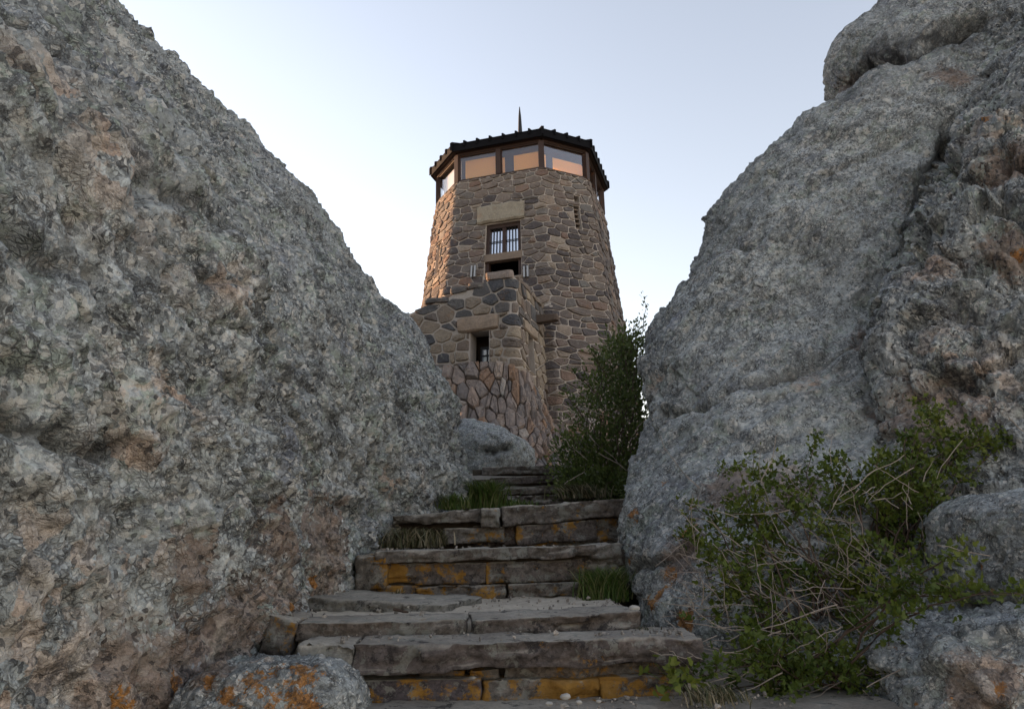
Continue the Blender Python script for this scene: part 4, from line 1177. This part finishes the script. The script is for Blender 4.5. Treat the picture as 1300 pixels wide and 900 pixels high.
# roof
EO = .17; ZE = ZH + .09
so_ = MB(); so_.add(ring(0.01, ZE) + ring(EO - .02, ZE - .02), [(k, (k + 1) % 8, (k + 1) % 8 + 8, k + 8) for k in range(8)][::1]); so_.build("soffit", M['soffit'], tower, loc=TB)
apex = np.array((TC[0], TC[1], ZH + 1.15))
for i in range(8):
    e0 = np.array(ring(EO, ZE + .21)[i]); e1 = np.array(ring(EO, ZE + .21)[(i + 1) % 8])
    f0 = np.array(ring(EO, ZE - .03)[i]); f1 = np.array(ring(EO, ZE - .03)[(i + 1) % 8])
    fa = MB(); inn0 = np.array(ring(EO - .05, ZE - .03)[i]); inn1 = np.array(ring(EO - .05, ZE - .03)[(i + 1) % 8]); it0 = np.array(ring(EO - .05, ZE + .19)[i]); it1 = np.array(ring(EO - .05, ZE + .19)[(i + 1) % 8])
    fa.add([f0, f1, e1 - [0, 0, .02], e0 - [0, 0, .02], inn0, inn1, it1, it0], [(0, 1, 2, 3), (5, 4, 7, 6), (0, 4, 5, 1), (3, 2, 6, 7), (1, 5, 6, 2), (4, 0, 3, 7)]); fa.build("fascia", M['roof'], tower, loc=TB)
    rp = MB(); rp.add([e0, e1, apex, e0 - [0, 0, .05], e1 - [0, 0, .05], apex - [0, 0, .05]], [(0, 1, 2), (3, 5, 4), (0, 3, 4, 1), (1, 4, 5, 2), (2, 5, 3, 0)]); rp.build("roof_panel", M['roof'], tower, loc=TB)
    L_ = np.linalg.norm(e1 - e0); nr = int(round(L_ / .38))
    mid_ = (f0 + f1) / 2; outw = np.append(((e0 + e1) / 2 - apex)[:2], 0); outw /= np.linalg.norm(outw)
    for k in range(nr + 1):
        t = k / nr
        if k == nr: continue
        p = e0 + (e1 - e0) * t
        tt = min(1, 2 * min(t, 1 - t) + .0) if 0 < k < nr else 1
        q = apex * tt + p * (1 - tt) if k == 0 else p + (((e0 + e1) / 2 + (apex - (e0 + e1) / 2) * 1.0) - (e0 + e1) / 2) * tt
        rb = MB(); w_ = .075 if k == 0 else .045
        rb.beam(p + outw * .02 + np.array((0, 0, .02)), q + np.array((0, 0, .03)), w_, .07)
        d_ = outw * .012
        rb.beam(p + outw * .02 + np.array((0, 0, .035)), p + outw * .02 - np.array((0, 0, .20 if k == 0 else .12)), .03, w_, up=tuple(np.cross((0, 0, 1), outw)))
        rb.build("ridge_cap" if k == 0 else "roof_batten", M['roof'], tower, loc=TB)
sp = MB(); zt_ = 15.5
sp.tube([apex - [0, 0, .1], apex + [0, 0, .45], (apex[0], apex[1], zt_ - .35), (apex[0], apex[1], zt_)], [.13, .085, .045, .012], 8); sp.build("spire", M['iron'], tower, loc=TB)

# ------------------------------------------------------------------ the low annex in front of the tower
K = np.array((.09, 16.5)); fd = np.array((-CA, SA)); bd = np.array((SA, CA))
aw = Wall([K + fd * 3.5 + bd * 3.2, K + fd * 3.5, K, K + bd * 3.25], .16, .05, 7.5, False)
AB = np.array((K[0] - 1.2, K[1] + 1.2, 3.0))
annex = thing("stone_annex", tuple(AB), "low stone entrance block with one small barred window, built against the tower's foot", "building")
aL = 3.2; aK = aL + 3.5
def atop(u):
    return np.interp(u, [0, aL - .2, aL + .95, aL + 1.8, aL + 1.85, aL + 2.65, aL + 2.7, aK + .2, aK + 1.2, aK + 3.2], [6.6, 6.6, 6.98, 7.22, 7.3, 7.38, 7.52, 7.56, 7.5, 7.5])
azf = lambda py, px: zpx(py, px, aw, aL, aK - .05)
au0, au1 = aw.u_px(597, 6, aL, aK), aw.u_px(621, 6, aL, aK)
az0, az1 = azf(464, 609), azf(421, 609)
bl0, bl1 = aw.u_px(582, 6.5, aL, aK), aw.u_px(633, 6.5, aL, aK)
blz = azf(401, 609)
cu_0, cu_1 = aw.u_px(672, 5.5, aK + .2, aK + 3.1), aw.u_px(680, 5.5, aK + .2, aK + 3.1)
ahz1 = zpx(430, 676, aw, aK + .2, aK + 3.1); ahz0 = zpx(472, 676, aw, aK + .2, aK + 3.1)
aholes = [(au0, au1, az0, az1), (cu_0, cu_1, ahz0, ahz1)]
core(annex, AB, aw, list(np.linspace(0, aw.len, 60)) + list(aw.L), np.linspace(3.2, 7.6, 24), aholes, M['mortar'], ztop=atop)
ap = cells(0, aw.len, 3.4, 7.7, .40, .26, .042, 21, jit=.32, asp=1.45, holes=aholes + [(bl0, bl1, az1, blz), (cu_0 - .3, cu_1 + .3, ahz1, ahz1 + .3)], spread_w=.4)
ap2 = []
for q, ar in ap:
    q = q.copy(); tp = atop(q[:, 0]); 
    if (q[:, 1].mean() > atop(q[:, 0].mean()) - .03): continue
    q[:, 1] = np.minimum(q[:, 1], tp + .02); ap2.append((q, ar))
masonry(annex, AB, ap2, aw.map, M['stone_a'], .036, 22, 280, lambda rg, q: min(1, rg.random() * (1 if q[:, 1].mean() > 6.4 or q[:, 0].mean() < aL + 1.9 else .5) + (0 if q[:, 1].mean() > 6.4 or q[:, 0].mean() < aL + 1.9 else .5)), corners=(aL, aK),
        skip=lambda px, py, p: px < 510)
hewn("lintel", aw, bl0, bl1, az1 + .01, blz, -.06, .10, M['lintel'], annex, AB, 5, .85)
hewn("lintel", aw, cu_0 - .3, cu_1 + .3, ahz1 + .01, ahz1 + .28, -.06, .08, M['lintel'], annex, AB, 6, .7)
for n_, (a_, b_, h_) in enumerate([(aL + 1.16, aL + 1.8, .11), (aL + 1.84, aL + 2.25, .14), (aL + 2.28, aL + 2.7, .15), (aL + 2.74, aK - .06, .2), (aK + .25, aK + 1.2, .14), (aK + 1.25, aK + 2.2, .13), (aK + 2.25, aK + 3.1, .13)]):
    zz = float(atop((a_ + b_) / 2)); hewn("coping_stone", aw, a_, b_, zz - .02, zz + h_, -.4, .06, M['stone_a' if n_ != 3 else 'stone_k'], annex, AB, 30 + n_, .3 + .08 * n_, .035)
m_ = MB(); quad_box(m_, aw, au0 - .1, au1 + .1, az0 - .1, az1 + .1, -.9, -.85)
for q in ((au0 - .15, au0 - .1), (au1 + .1, au1 + .15)): quad_box(m_, aw, q[0], q[1], az0 - .1, az1 + .1, -.86, -.46)
quad_box(m_, aw, au0 - .15, au1 + .15, az1 + .1, az1 + .15, -.86, -.46); quad_box(m_, aw, au0 - .15, au1 + .15, az0 - .15, az0 - .1, -.86, -.46)
m_.build("dark_room", M['inside'], annex, loc=AB)
wf2 = MB(); uh = au0 + (au1 - au0) * .3
quad_box(wf2, aw, uh, uh + .05, az0, az1 - .28, -.44, -.36); quad_box(wf2, aw, au1 - .05, au1, az0, az1 - .28, -.44, -.36); quad_box(wf2, aw, uh + .05, au1 - .05, az1 - .33, az1 - .28, -.44, -.36)
wfo = wf2.build("window_frame", M['iron'], annex, loc=AB)
g_ = MB(); quad_box(g_, aw, uh + .05, au1 - .05, az0, az1 - .33, -.41, -.40); g_.build("pane", M['glass_m'], wfo, loc=AB)
br_ = MB(); quad_box(br_, aw, (uh + au1) / 2 - .012, (uh + au1) / 2 + .012, az0, az1 - .33, -.385, -.37)
for k in (1, 2): z_ = az0 + (az1 - .33 - az0) * k / 3; quad_box(br_, aw, uh + .05, au1 - .05, z_ - .01, z_ + .01, -.368, -.36)
br_.build("window_bars", M['iron'], wfo, loc=AB)
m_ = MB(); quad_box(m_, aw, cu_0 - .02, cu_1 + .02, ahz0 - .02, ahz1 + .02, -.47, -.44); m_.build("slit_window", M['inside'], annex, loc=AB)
bu = aw.u_px(684, 6.4, aK + .3, aK + 3.2); bz = zpx(409, 684, aw, aK + .3, aK + 3.2)
hewn("timber_spout", aw, bu - .12, bu + .12, bz - .1, bz + .1, -.1, .55, M['oldbeam'], annex, AB, 50, .2, .02)

# ------------------------------------------------------------------ pitched stonework flaring out below
topc = np.array([(-3.6, 18.4, 5.35), (-2.75, 17.25, 5.4), (-1.6, 16.72, 5.42), (-.5, 16.42, 5.45), (.16, 16.38, 5.25), (.34, 16.9, 5.1), (.55, 18.0, 4.9), (.95, 19.0, 4.6), (1.7, 19.0, 4.6), (2.9, 19.4, 4.7), (4.0, 21.2, 4.7)])
botc = np.array([(-3.4, 15.5, 2.7), (-2.3, 14.2, 2.6), (-1.3, 13.4, 2.5), (-.35, 12.9, 2.42), (.35, 12.7, 2.4), (.95, 13.0, 2.4), (1.5, 13.8, 2.4), (2.2, 14.6, 2.5), (3.0, 15.4, 2.6), (4.2, 16.6, 2.6), (5.6, 19.0, 2.6)])
NA = len(topc) - 1
class Skirt:
    def raw(s, u, v):
        A = cr_matrix(np.clip(np.ravel(u), 0, NA - 1e-4), NA + 1, False)
        t, b = A @ topc, A @ botc
        v = np.clip(np.ravel(v), 0, 1)[:, None]           # 0 foot, 1 top
        f = v ** .72
        P = b + (t - b) * np.concatenate([f, f, v ** 1.0], 1)
        P[:, 2] += -.28 * np.sin(np.pi * v[:, 0]) * 1.0
        return P
    def map(s, u, v, off=0.0):
        e = 1e-3; P = s.raw(u, v)
        du = s.raw(np.clip(np.ravel(u), e, NA - .01) + e, v) - s.raw(np.clip(np.ravel(u), e, NA - .01) - e, v)
        vv = np.clip(np.ravel(v), .01, .98); dv = s.raw(u, vv + .01) - s.raw(u, vv - .01)
        n = np.cross(du, dv); n /= np.linalg.norm(n, axis=1, keepdims=True) + 1e-12
        return P + n * np.ravel(off)[:, None]
sk = Skirt(); SB = np.array((.2, 15.0, 2.4))
skirt = thing("pitched_stone_apron", tuple(SB), "flaring apron of rough pinkish stones pitched on end below the entrance block", "retaining wall")
uu, vv = np.meshgrid(np.linspace(0, NA, 60), np.linspace(0, 1, 24))
P = sk.map(uu.ravel(), vv.ravel(), np.zeros(uu.size)); idx = np.arange(uu.size).reshape(uu.shape)
link("mortar_bed", np_mesh("mortar_bed", P - SB, np.stack([idx[:-1, :-1], idx[:-1, 1:], idx[1:, 1:], idx[1:, :-1]], -1).reshape(-1, 4)), M['bed'], skirt)
# laid out in a rectangle of about real size, then mapped on
kp = cells(0, NA * 1.0, 0, 4.2, .18, .42, .018, 33, jit=.48, asp=.5, spread_w=.5)
sk_map = lambda u, v, o: sk.map(u, np.asarray(v) / 4.2, o)
masonry(skirt, SB, kp, sk_map, M['stone_k'], .10, 34, 260, lambda rg, q: rg.random(), skip=lambda px, py, p: py > 600 or px < 560 or px > 800)

# ------------------------------------------------------------------ plants
def polyline(a, b, n, wob, rg, sag=0.0):
    a, b = Vector(a), Vector(b); L = (b - a).length; out = []
    off = Vector((0, 0, 0))
    for i in range(n + 1):
        t = i / n
        off = off + Vector((rg.gauss(0, 1), rg.gauss(0, 1), rg.gauss(0, 1))) * wob * L / n
        out.append(a.lerp(b, t) + off * (1 if i else 0) + Vector((0, 0, sag * 4 * t * (1 - t))))
    return out

# a lobed leaf, a rounded small leaf: points in its plane, folded a little along the midrib
LOBED = np.array([(0, 0, 0), (.30, .10, .05), (.52, .42, .10), (.26, .52, .05), (.20, .92, .03), (0, 1.08, 0), (-.20, .92, .03), (-.26, .52, .05), (-.52, .42, .10), (-.30, .10, .05), (0, .45, -.03)])
LOBED_F = np.array([(10, i, (i + 1) % 10) for i in range(10)])
OVAL = np.array([(0, 0, 0), (.28, .4, .05), (.0, 1.0, 0), (-.28, .4, .05)])
OVAL_F = np.array([(0, 1, 2), (0, 2, 3)])

def leaves(name, pos, size, seed, mat, parent, base, tmpl=OVAL, tf=OVAL_F, up=.35, tint=None, dirs=None):
    rs = np.random.RandomState(seed); n = len(pos); pos = np.asarray(pos)
    y = rs.normal(size=(n, 3)) if dirs is None else np.asarray(dirs) + rs.normal(size=(n, 3)) * .45
    y[:, 2] += up; y /= np.linalg.norm(y, axis=1, keepdims=True)
    z = rs.normal(size=(n, 3)) * .7 + np.array((0, -.25, .75)); x = np.cross(y, z); x /= np.linalg.norm(x, axis=1, keepdims=True); z = np.cross(x, y)
    sz = size * rs.uniform(.55, 1.25, n)
    V = pos[:, None, :] + sz[:, None, None] * (tmpl[None, :, 0:1] * x[:, None] + tmpl[None, :, 1:2] * y[:, None] + tmpl[None, :, 2:3] * z[:, None])
    F = (tf[None] + (np.arange(n) * len(tmpl))[:, None, None]).reshape(-1, 3)
    tn = rs.uniform(0, 1, n) if tint is None else np.clip(tint + rs.uniform(-.2, .2, n), 0, 1)
    me = np_mesh(name, V.reshape(-1, 3) - base, F, {'tint': np.repeat(tn, len(tmpl))}, smooth=False)
    o = link(name, me, mat, parent); o["kind"] = "stuff"
    return o

def twig_bundle(name, paths, mat, parent, base, n=4):
    mb = MB()
    for pts, r0, r1 in paths:
        k = len(pts); mb.tube(pts, [r0 + (r1 - r0) * i / (k - 1) for i in range(k)], n)
    o = mb.build(name, mat, parent, loc=base, smooth=True); o["kind"] = "stuff"
    return o

# dark upright shrub between the upper steps and the smooth boulder
rg = random.Random(12)
B1 = np.array((.92, 7.3, 1.75))
sh = thing("shrub", tuple(B1), "dense dark green shrub beside the upper steps, bare twigs at its tip", "shrub")
stems, tips, lp, ldir = [], [], [], []
env = [(635, 712, 798, 6.7), (610, 712, 808, 7.0), (580, 708, 812, 7.2), (550, 718, 824, 7.3), (520, 730, 830, 7.4), (490, 740, 830, 7.5), (465, 756, 826, 7.5), (445, 768, 816, 7.5), (425, 786, 812, 7.5)]
for i in range(330):
    t = rg.random() ** 1.5 * 7.99; k = int(t); f = t - k
    a, b = env[k], env[k + 1]
    py = a[0] + (b[0] - a[0]) * f; x0 = a[1] + (b[1] - a[1]) * f; x1 = a[2] + (b[2] - a[2]) * f
    px = x0 + (x1 - x0) * rg.betavariate(1.0, .9)
    T = W(px, py, a[3] + rg.uniform(-.35, .35))
    root = B1 + np.array((rg.uniform(-.22, .28), rg.uniform(-.25, .25), 0))
    m = root * .4 + T * .6 + np.array((rg.uniform(-.12, .12), rg.uniform(-.1, .1), .05))
    if i < 70: stems.append((polyline(root, m, 4, .1, rg) + polyline(m, T, 4, .12, rg)[1:], .011, .003))
    d0 = Vector(T - root).normalized()
    for q in range(42):
        s_ = rg.random() ** .8; c = m * (1 - s_) + T * s_ if rg.random() < .5 else T
        r_ = np.array((rg.gauss(0, .075), rg.gauss(0, .075), rg.gauss(0, .07)))
        lp.append(c + r_); ldir.append(np.array(d0) * .7 + r_ * 6)
for px0, py0, px1, py1, Y in [(792, 470, 806, 405, 7.5), (798, 480, 822, 392, 7.6), (785, 470, 790, 428, 7.4), (806, 480, 826, 430, 7.5), (770, 480, 744, 440, 7.3), (760, 500, 726, 462, 7.2), (740, 530, 716, 492, 7.1), (800, 470, 800, 415, 7.4), (812, 500, 829, 458, 7.5), (760, 470, 757, 450, 7.3)]:
    a, b = W(px0, py0, Y), W(px1, py1, Y)
    pl = polyline(a, b, 7, .16, rg); stems.append((pl, .009, .0025))
    for p in pl[2:]:
        for q in range(9): lp.append(np.array(p) + np.array([rg.gauss(0, .028) for _ in range(3)])); ldir.append(np.array((rg.gauss(0, .5), rg.gauss(0, .5), .6)))
    for q in range(3):
        p = pl[rg.randint(2, 6)]; e = p + Vector((rg.uniform(-.12, .12), rg.uniform(-.1, .1), rg.uniform(.02, .14))); stems.append((polyline(p, e, 3, .15, rg), .004, .0018))
twig_bundle("stems", stems, M['twig_d'], sh, B1)
pale = []
for (x0, y0, x1, y1, Y) in [(748, 552, 790, 590, 6.7), (760, 575, 800, 600, 6.6), (720, 560, 745, 585, 6.7), (735, 512, 770, 530, 6.9), (800, 560, 822, 520, 6.9), (716, 615, 745, 600, 6.4)]:
    pale.append((polyline(W(x0, y0, Y), W(x1, y1, Y), 6, .12, rg), .006, .003))
twig_bundle("bare_twigs", pale, M['twig'], sh, B1)
lp = np.array(lp); px_, py_, _ = PIX(lp)
tn_ = .45 + .5 * np.array([gnoise(np.array([p * 5]), 4)[0] for p in lp[:1]] + [0] * (len(lp) - 1))
tn_ = np.clip(.45 + .55 * gnoise(lp * 4.5, 4), 0, .9); hi = np.random.RandomState(3).rand(len(lp)) > .985; tn_[hi] = 1.0
leaves("leaves", lp, .043, 14, M['leaf_j'], sh, B1, tint=tn_, dirs=np.array(ldir))

# straggling green shrub over the foot of the right-hand rocks
B2 = np.array((1.45, 2.95, 1.0))
cs = thing("shrub", tuple(B2), "straggling green shrub with many bare grey twigs, sprawling below the smooth boulder", "shrub")
clus = [(905, 640), (925, 625), (945, 612), (965, 640), (985, 600), (1005, 615), (1020, 600), (1045, 612), (1062, 590), (1075, 610), (1100, 590), (1118, 570), (1140, 560), (1090, 630), (1060, 650), (1030, 640), (1000, 655), (950, 660), (920, 680), (890, 690), (900, 720), (885, 750), (905, 770), (890, 800), (930, 800), (960, 770), (920, 740), (985, 690), (1010, 680), (1050, 690),
        (1165, 575), (1185, 555), (1205, 545), (1225, 530), (1250, 535), (1275, 545), (1200, 580), (1180, 605), (1160, 630), (1190, 640), (1170, 665), (1150, 655), (1215, 560), (1235, 560), (1260, 560), (1195, 610), (1180, 680), (1130, 640), (1110, 660), (1140, 600), (1170, 590), (1120, 600),
        (980, 820), (1000, 850), (1020, 870), (960, 850), (940, 830), (1040, 860), (1060, 880), (1000, 885), (1080, 850), (1050, 830), (1010, 800), (970, 880), (930, 870), (900, 850), (1100, 780), (1115, 760), (1130, 740), (1090, 750), (1140, 720), (1100, 720), (1070, 780), (1130, 860), (1110, 840), (1160, 800), (1075, 800), (1020, 760), (1095, 890), (1150, 780), (1180, 790),
        (950, 720), (1000, 730), (1085, 690), (1040, 720), (1150, 690), (915, 700), (955, 690), (1230, 720), (1262, 730), (1165, 830), (1290, 760), (1250, 716)]
stems2, lp2, ld2, dead = [], [], [], []
roots = [W(1105, 740, 3.15), W(1060, 770, 3.0), W(1010, 800, 2.95), W(1130, 700, 3.2), W(1150, 760, 2.95), W(1040, 850, 2.75)]
for cx_, cy_ in clus:
    Y = 3.15 + (700 - cy_) * .0016 + rg.uniform(-.12, .08)
    if cy_ > 800: Y = 2.72 + rg.uniform(-.15, .1)
    if cx_ > 1220 and cy_ > 650: Y = 2.28
    T = W(cx_ + rg.uniform(-6, 6), cy_ + rg.uniform(-6, 6), Y)
    R_ = min(roots, key=lambda r: np.linalg.norm(r - T) + rg.uniform(0, .35))
    L_ = np.linalg.norm(T - R_)
    p1 = polyline(R_ + np.array((rg.uniform(-.08, .08), rg.uniform(-.06, .06), rg.uniform(-.06, .02))), T, max(5, int(L_ / .07)), .16, rg, sag=L_ * .10)
    stems2.append((p1, .0052, .0016))
    shoots = [p1]
    for q in range(rg.randint(2, 4)):
        k = rg.randint(len(p1) // 2, len(p1) - 1); b = p1[k] + Vector((rg.uniform(-.13, .13), rg.uniform(-.09, .07), rg.uniform(-.06, .12)))
        p2 = polyline(p1[k], b, 4, .2, rg); stems2.append((p2, .0022, .001)); shoots.append(p2)
    for si, p2 in enumerate(shoots):
        for k in range(len(p2) * 2 // 3 if si == 0 else 1, len(p2)):
            for q in range(rg.randint(7, 12)):
                o_ = Vector([rg.gauss(0, .016) for _ in range(3)]); lp2.append(p2[k] + o_); ld2.append(tuple(o_ * 30 + Vector((0, -.2, .3))))
# the bare twigs: pale, tangled, most of them slanting down to the left
DT = [(918, 698, 962, 718), (935, 700, 955, 712), (905, 690, 940, 730), (960, 690, 1000, 720), (930, 735, 985, 760), (975, 705, 1030, 745), (1000, 690, 1080, 740), (1060, 640, 1090, 615), (1045, 660, 1110, 590), (1090, 630, 1110, 620), (1080, 620, 1140, 580), (1110, 590, 1165, 625), (1180, 620, 1225, 555), (1100, 640, 1170, 600), (1280, 530, 1300, 550),
      (1060, 690, 1140, 740), (1070, 685, 1150, 735), (1090, 700, 1160, 740), (1130, 700, 1170, 735), (1165, 650, 1172, 735), (1190, 692, 1260, 705), (870, 790, 950, 800), (900, 790, 1020, 800), (960, 800, 1060, 780), (950, 720, 1030, 700), (1000, 750, 1090, 745), (1020, 780, 1110, 770), (920, 830, 990, 800), (940, 880, 990, 850), (1000, 830, 1080, 800), (1100, 740, 1120, 780), (1030, 885, 1110, 850), (1100, 872, 1200, 815), (1095, 875, 1125, 900), (1085, 860, 1120, 835), (890, 880, 960, 850), (870, 870, 930, 865), (860, 840, 900, 880), (965, 740, 1040, 770), (1010, 660, 1060, 700), (975, 640, 1000, 690), (895, 740, 930, 790), (888, 730, 892, 770), (1050, 770, 1070, 830), (900, 655, 920, 690)]
for x0, y0, x1, y1 in DT:
    Ya = 2.98 + (700 - y0) * .0014 if y0 < 800 else 2.62
    if x0 > 1185 and y0 > 640: Ya = 2.3
    r_ = rg.uniform(.0014, .0030)
    dead.append((polyline(W(x0, y0, Ya + rg.uniform(-.1, .05)), W(x1, y1, Ya + rg.uniform(-.05, .1)), 7, .13, rg), r_ * .6, r_))
for i in range(230):
    cx_, cy_ = rg.uniform(880, 1180), rg.triangular(590, 895, 760)
    Y = (3.05 + (700 - cy_) * .0014 if cy_ < 800 else 2.68) + rg.uniform(-.1, .14)
    an = rg.gauss(.45, .75); L_ = rg.uniform(18, 85)
    a, b = W(cx_, cy_, Y), W(cx_ - L_ * math.cos(an), cy_ - L_ * math.sin(an), Y + rg.uniform(-.12, .08))
    dead.append((polyline(b, a, 5, .17, rg), .001, rg.uniform(.0011, .0026)))
twig_bundle("stems", stems2, M['twig_d'], cs, B2)
twig_bundle("bare_twigs", dead, M['twig'], cs, B2)
lp2 = np.array([tuple(p) for p in lp2])
leaves("leaves", lp2, .0205, 15, M['leaf_c'], cs, B2, LOBED, LOBED_F, up=.2, dirs=np.array(ld2), tint=np.clip(.5 + .7 * gnoise(lp2 * 6, 9), 0, 1))

# broad-leaved weed at the right end of the lowest riser
B3 = W(862, 868, 2.55)
wd = thing("weed", tuple(B3), "small weed with round bright green leaves under the end of the lowest tread slab", "plant")
lp3, st3 = [], []
for i in range(26):
    T = W(rg.gauss(862, 16), rg.gauss(855, 9), 2.5 + rg.uniform(-.06, .06)); st3.append((polyline(B3, T, 4, .1, rg), .0015, .001))
    for q in range(2): lp3.append(T + np.array([rg.gauss(0, .008) for _ in range(3)]))
twig_bundle("stems", st3, M['grass'], wd, B3); leaves("leaves", lp3, .03, 16, M['leaf_c'], wd, B3, LOBED * np.array((1.25, .8, 1)), LOBED_F, tint=.75)

# grass tufts growing from the joints
def tuft(px, py, Y, wpx, hpx, n, label, seed, mat, lean=(0, 0), wd=.0035):
    rs = np.random.RandomState(seed); base = W(px, py, Y); s = Y / FPX
    root = base + np.stack([rs.normal(0, wpx * s * .28, n), rs.normal(0, wpx * s * .2, n), rs.uniform(-.01, .01, n)], -1)
    h = .85 * hpx * s * rs.uniform(.35, 1.05, n); az = rs.uniform(0, 2 * np.pi, n); ln = rs.uniform(.15, .95, n) * h
    dx = np.cos(az) * ln + lean[0] * h; dy = np.sin(az) * ln * .8 + lean[1] * h
    V = []
    side = np.stack([-np.sin(az + rs.normal(0, .8, n)), np.cos(az), np.zeros(n)], -1) * wd * Y / 4
    for t, w in ((0, 1), (.4, .9), (.75, .6), (1, 0)):
        c = root + np.stack([dx * t ** 1.8, dy * t ** 1.8, h * (t - .25 * t ** 3)], -1)
        V += [c - side * w, c + side * w]
    V = np.stack(V, 1)
    q = np.array([(0, 1, 3, 2), (2, 3, 5, 4), (4, 5, 7, 6)])
    F = (q[None] + (np.arange(n) * 8)[:, None, None]).reshape(-1, 4)
    o = link("grass_tuft", np_mesh("grass_tuft", V.reshape(-1, 3) - base, F, {'tint': np.repeat(rs.uniform(0, 1, n), 8)}, smooth=False), mat, None, tuple(base))
    return tag(o, label, "grass", "grass tufts in the joints of the steps")
tuft(618, 646, 6.2, 34, 58, 900, "tall green grass tuft against the left rock beside the upper steps", 1, M['grass'])
tuft(650, 643, 6.3, 50, 14, 350, "low green grass spreading over the foot of the upper steps", 2, M['grass'])
tuft(576, 646, 5.6, 24, 30, 350, "small green grass tuft under the edge of the left rock", 3, M['grass'])
tuft(765, 762, 3.95, 44, 62, 700, "bushy green grass tuft at the right end of the third step", 4, M['grass'])
tuft(522, 694, 4.68, 62, 36, 900, "dry tangled grass filling the gap under the left end of the fourth step", 5, M['drygrass'])
tuft(740, 632, 6.3, 46, 28, 500, "dark grass at the foot of the dense shrub beside the upper steps", 6, M['drygrass'], lean=(-.5, -.2))
tuft(505, 764, 3.9, 14, 24, 60, "few withered grass blades on the dusty tread under the third step", 7, M['drygrass'])
tuft(820, 812, 2.9, 26, 24, 160, "sparse dry grass against the boulder at the right end of the second step", 8, M['drygrass'])
tuft(905, 890, 2.45, 60, 26, 320, "dry grass litter at the right end of the lowest riser", 9, M['drygrass'], lean=(-.3, 0))

# pebbles and a stick lying on the treads
rg = random.Random(77)
D_, F_ = cubesphere(3)
PEB = ["largest pale pebble on the ledge below the lowest riser", "leftmost small pebble on the ledge below the lowest riser", "small pebble just right of the largest one below the lowest riser", "tiny rightmost pebble on the ledge below the lowest riser",
       "pale pebble at the right end of the second step, against the boulder", "small pebble beside the larger one at the right end of the second step", "pale stone chip wedged under the middle of the lowest tread slab",
       "small pebble in the middle of the dusty second tread", "pebble beside the stick on the dusty second tread", "pebble far back on the dusty tread under the third step"]
for i, (px, py, Y, r_) in enumerate([(718, 884, 2.5, .014), (697, 893, 2.48, .010), (735, 891, 2.46, .009), (760, 890, 2.46, .007), (805, 772, 3.0, .018), (798, 783, 2.95, .012), (600, 862, 2.66, .015), (640, 776, 3.3, .010), (520, 770, 3.4, .012), (560, 762, 3.7, .012)]):
    c = W(px, py, Y); P_ = D_ * np.array((1.2, .9, .7)) * r_ * (1 + .25 * gnoise(D_ * 2 + i, i)[:, None])
    o = link("pebble", np_mesh("pebble", P_, F_, {'tint': np.full(len(P_), .9)}, smooth=False), M['pebble'], None, tuple(c))
    tag(o, PEB[i], "pebble", "pebbles lying on the steps")
a, b = W(500, 773, 3.3), W(516, 778, 3.25)
stk = MB(); stk.tube(polyline(a, b, 4, .08, rg), [.006, .007, .006, .006, .004], 5); tag(stk.build("stick", M['twig_d'], loc=tuple(a)), "short dark stick lying in the dust of the second tread", "stick")

# chips and grit gathered where the steps meet the rocks
rs = np.random.RandomState(8); gp = []
def scatter(n, x0, x1, y0, y1, zf, bias=None):
    for _ in range(n):
        t = rs.rand() if bias is None else (rs.beta(.35, .35) if bias == 'ends' else rs.beta(1, 3))
        x = x0 + (x1 - x0) * t; y = rs.uniform(y0, y1); gp.append((x, y, zf + rs.uniform(-.004, .003)))
scatter(260, -.98, .45, 2.98, 4.05, zt2 - .002, 'ends'); scatter(90, -.6, .55, 2.64, 2.85, zt1 + .004, 'ends'); scatter(90, -.75, .6, 4.1, 4.6, zt3 + .002, 'ends')
a, b = W(700, 893, 2.45), W(1000, 895, 2.45); scatter(60, a[0], b[0], 2.36, 2.56, W(800, 896, 2.42)[2] + .003)
D1, F1 = cubesphere(2); gp = np.array(gp); n = len(gp)
sz = .003 + .009 * rs.rand(n) ** 5
V = gp[:, None] + D1[None] * sz[:, None, None] * rs.uniform(.6, 1.3, (n, 1, 3)) * (1 + .3 * rs.normal(size=(n, len(D1), 1)))
me = np_mesh("gravel", V.reshape(-1, 3), (F1[None] + (np.arange(n) * len(D1))[:, None, None]).reshape(-1, 4), {'tint': np.repeat(rs.rand(n), len(D1))}, smooth=False)
tag(link("gravel", me, M['grit']), "rock chips and grit lying along the edges of the stone treads", "gravel", None, "stuff")
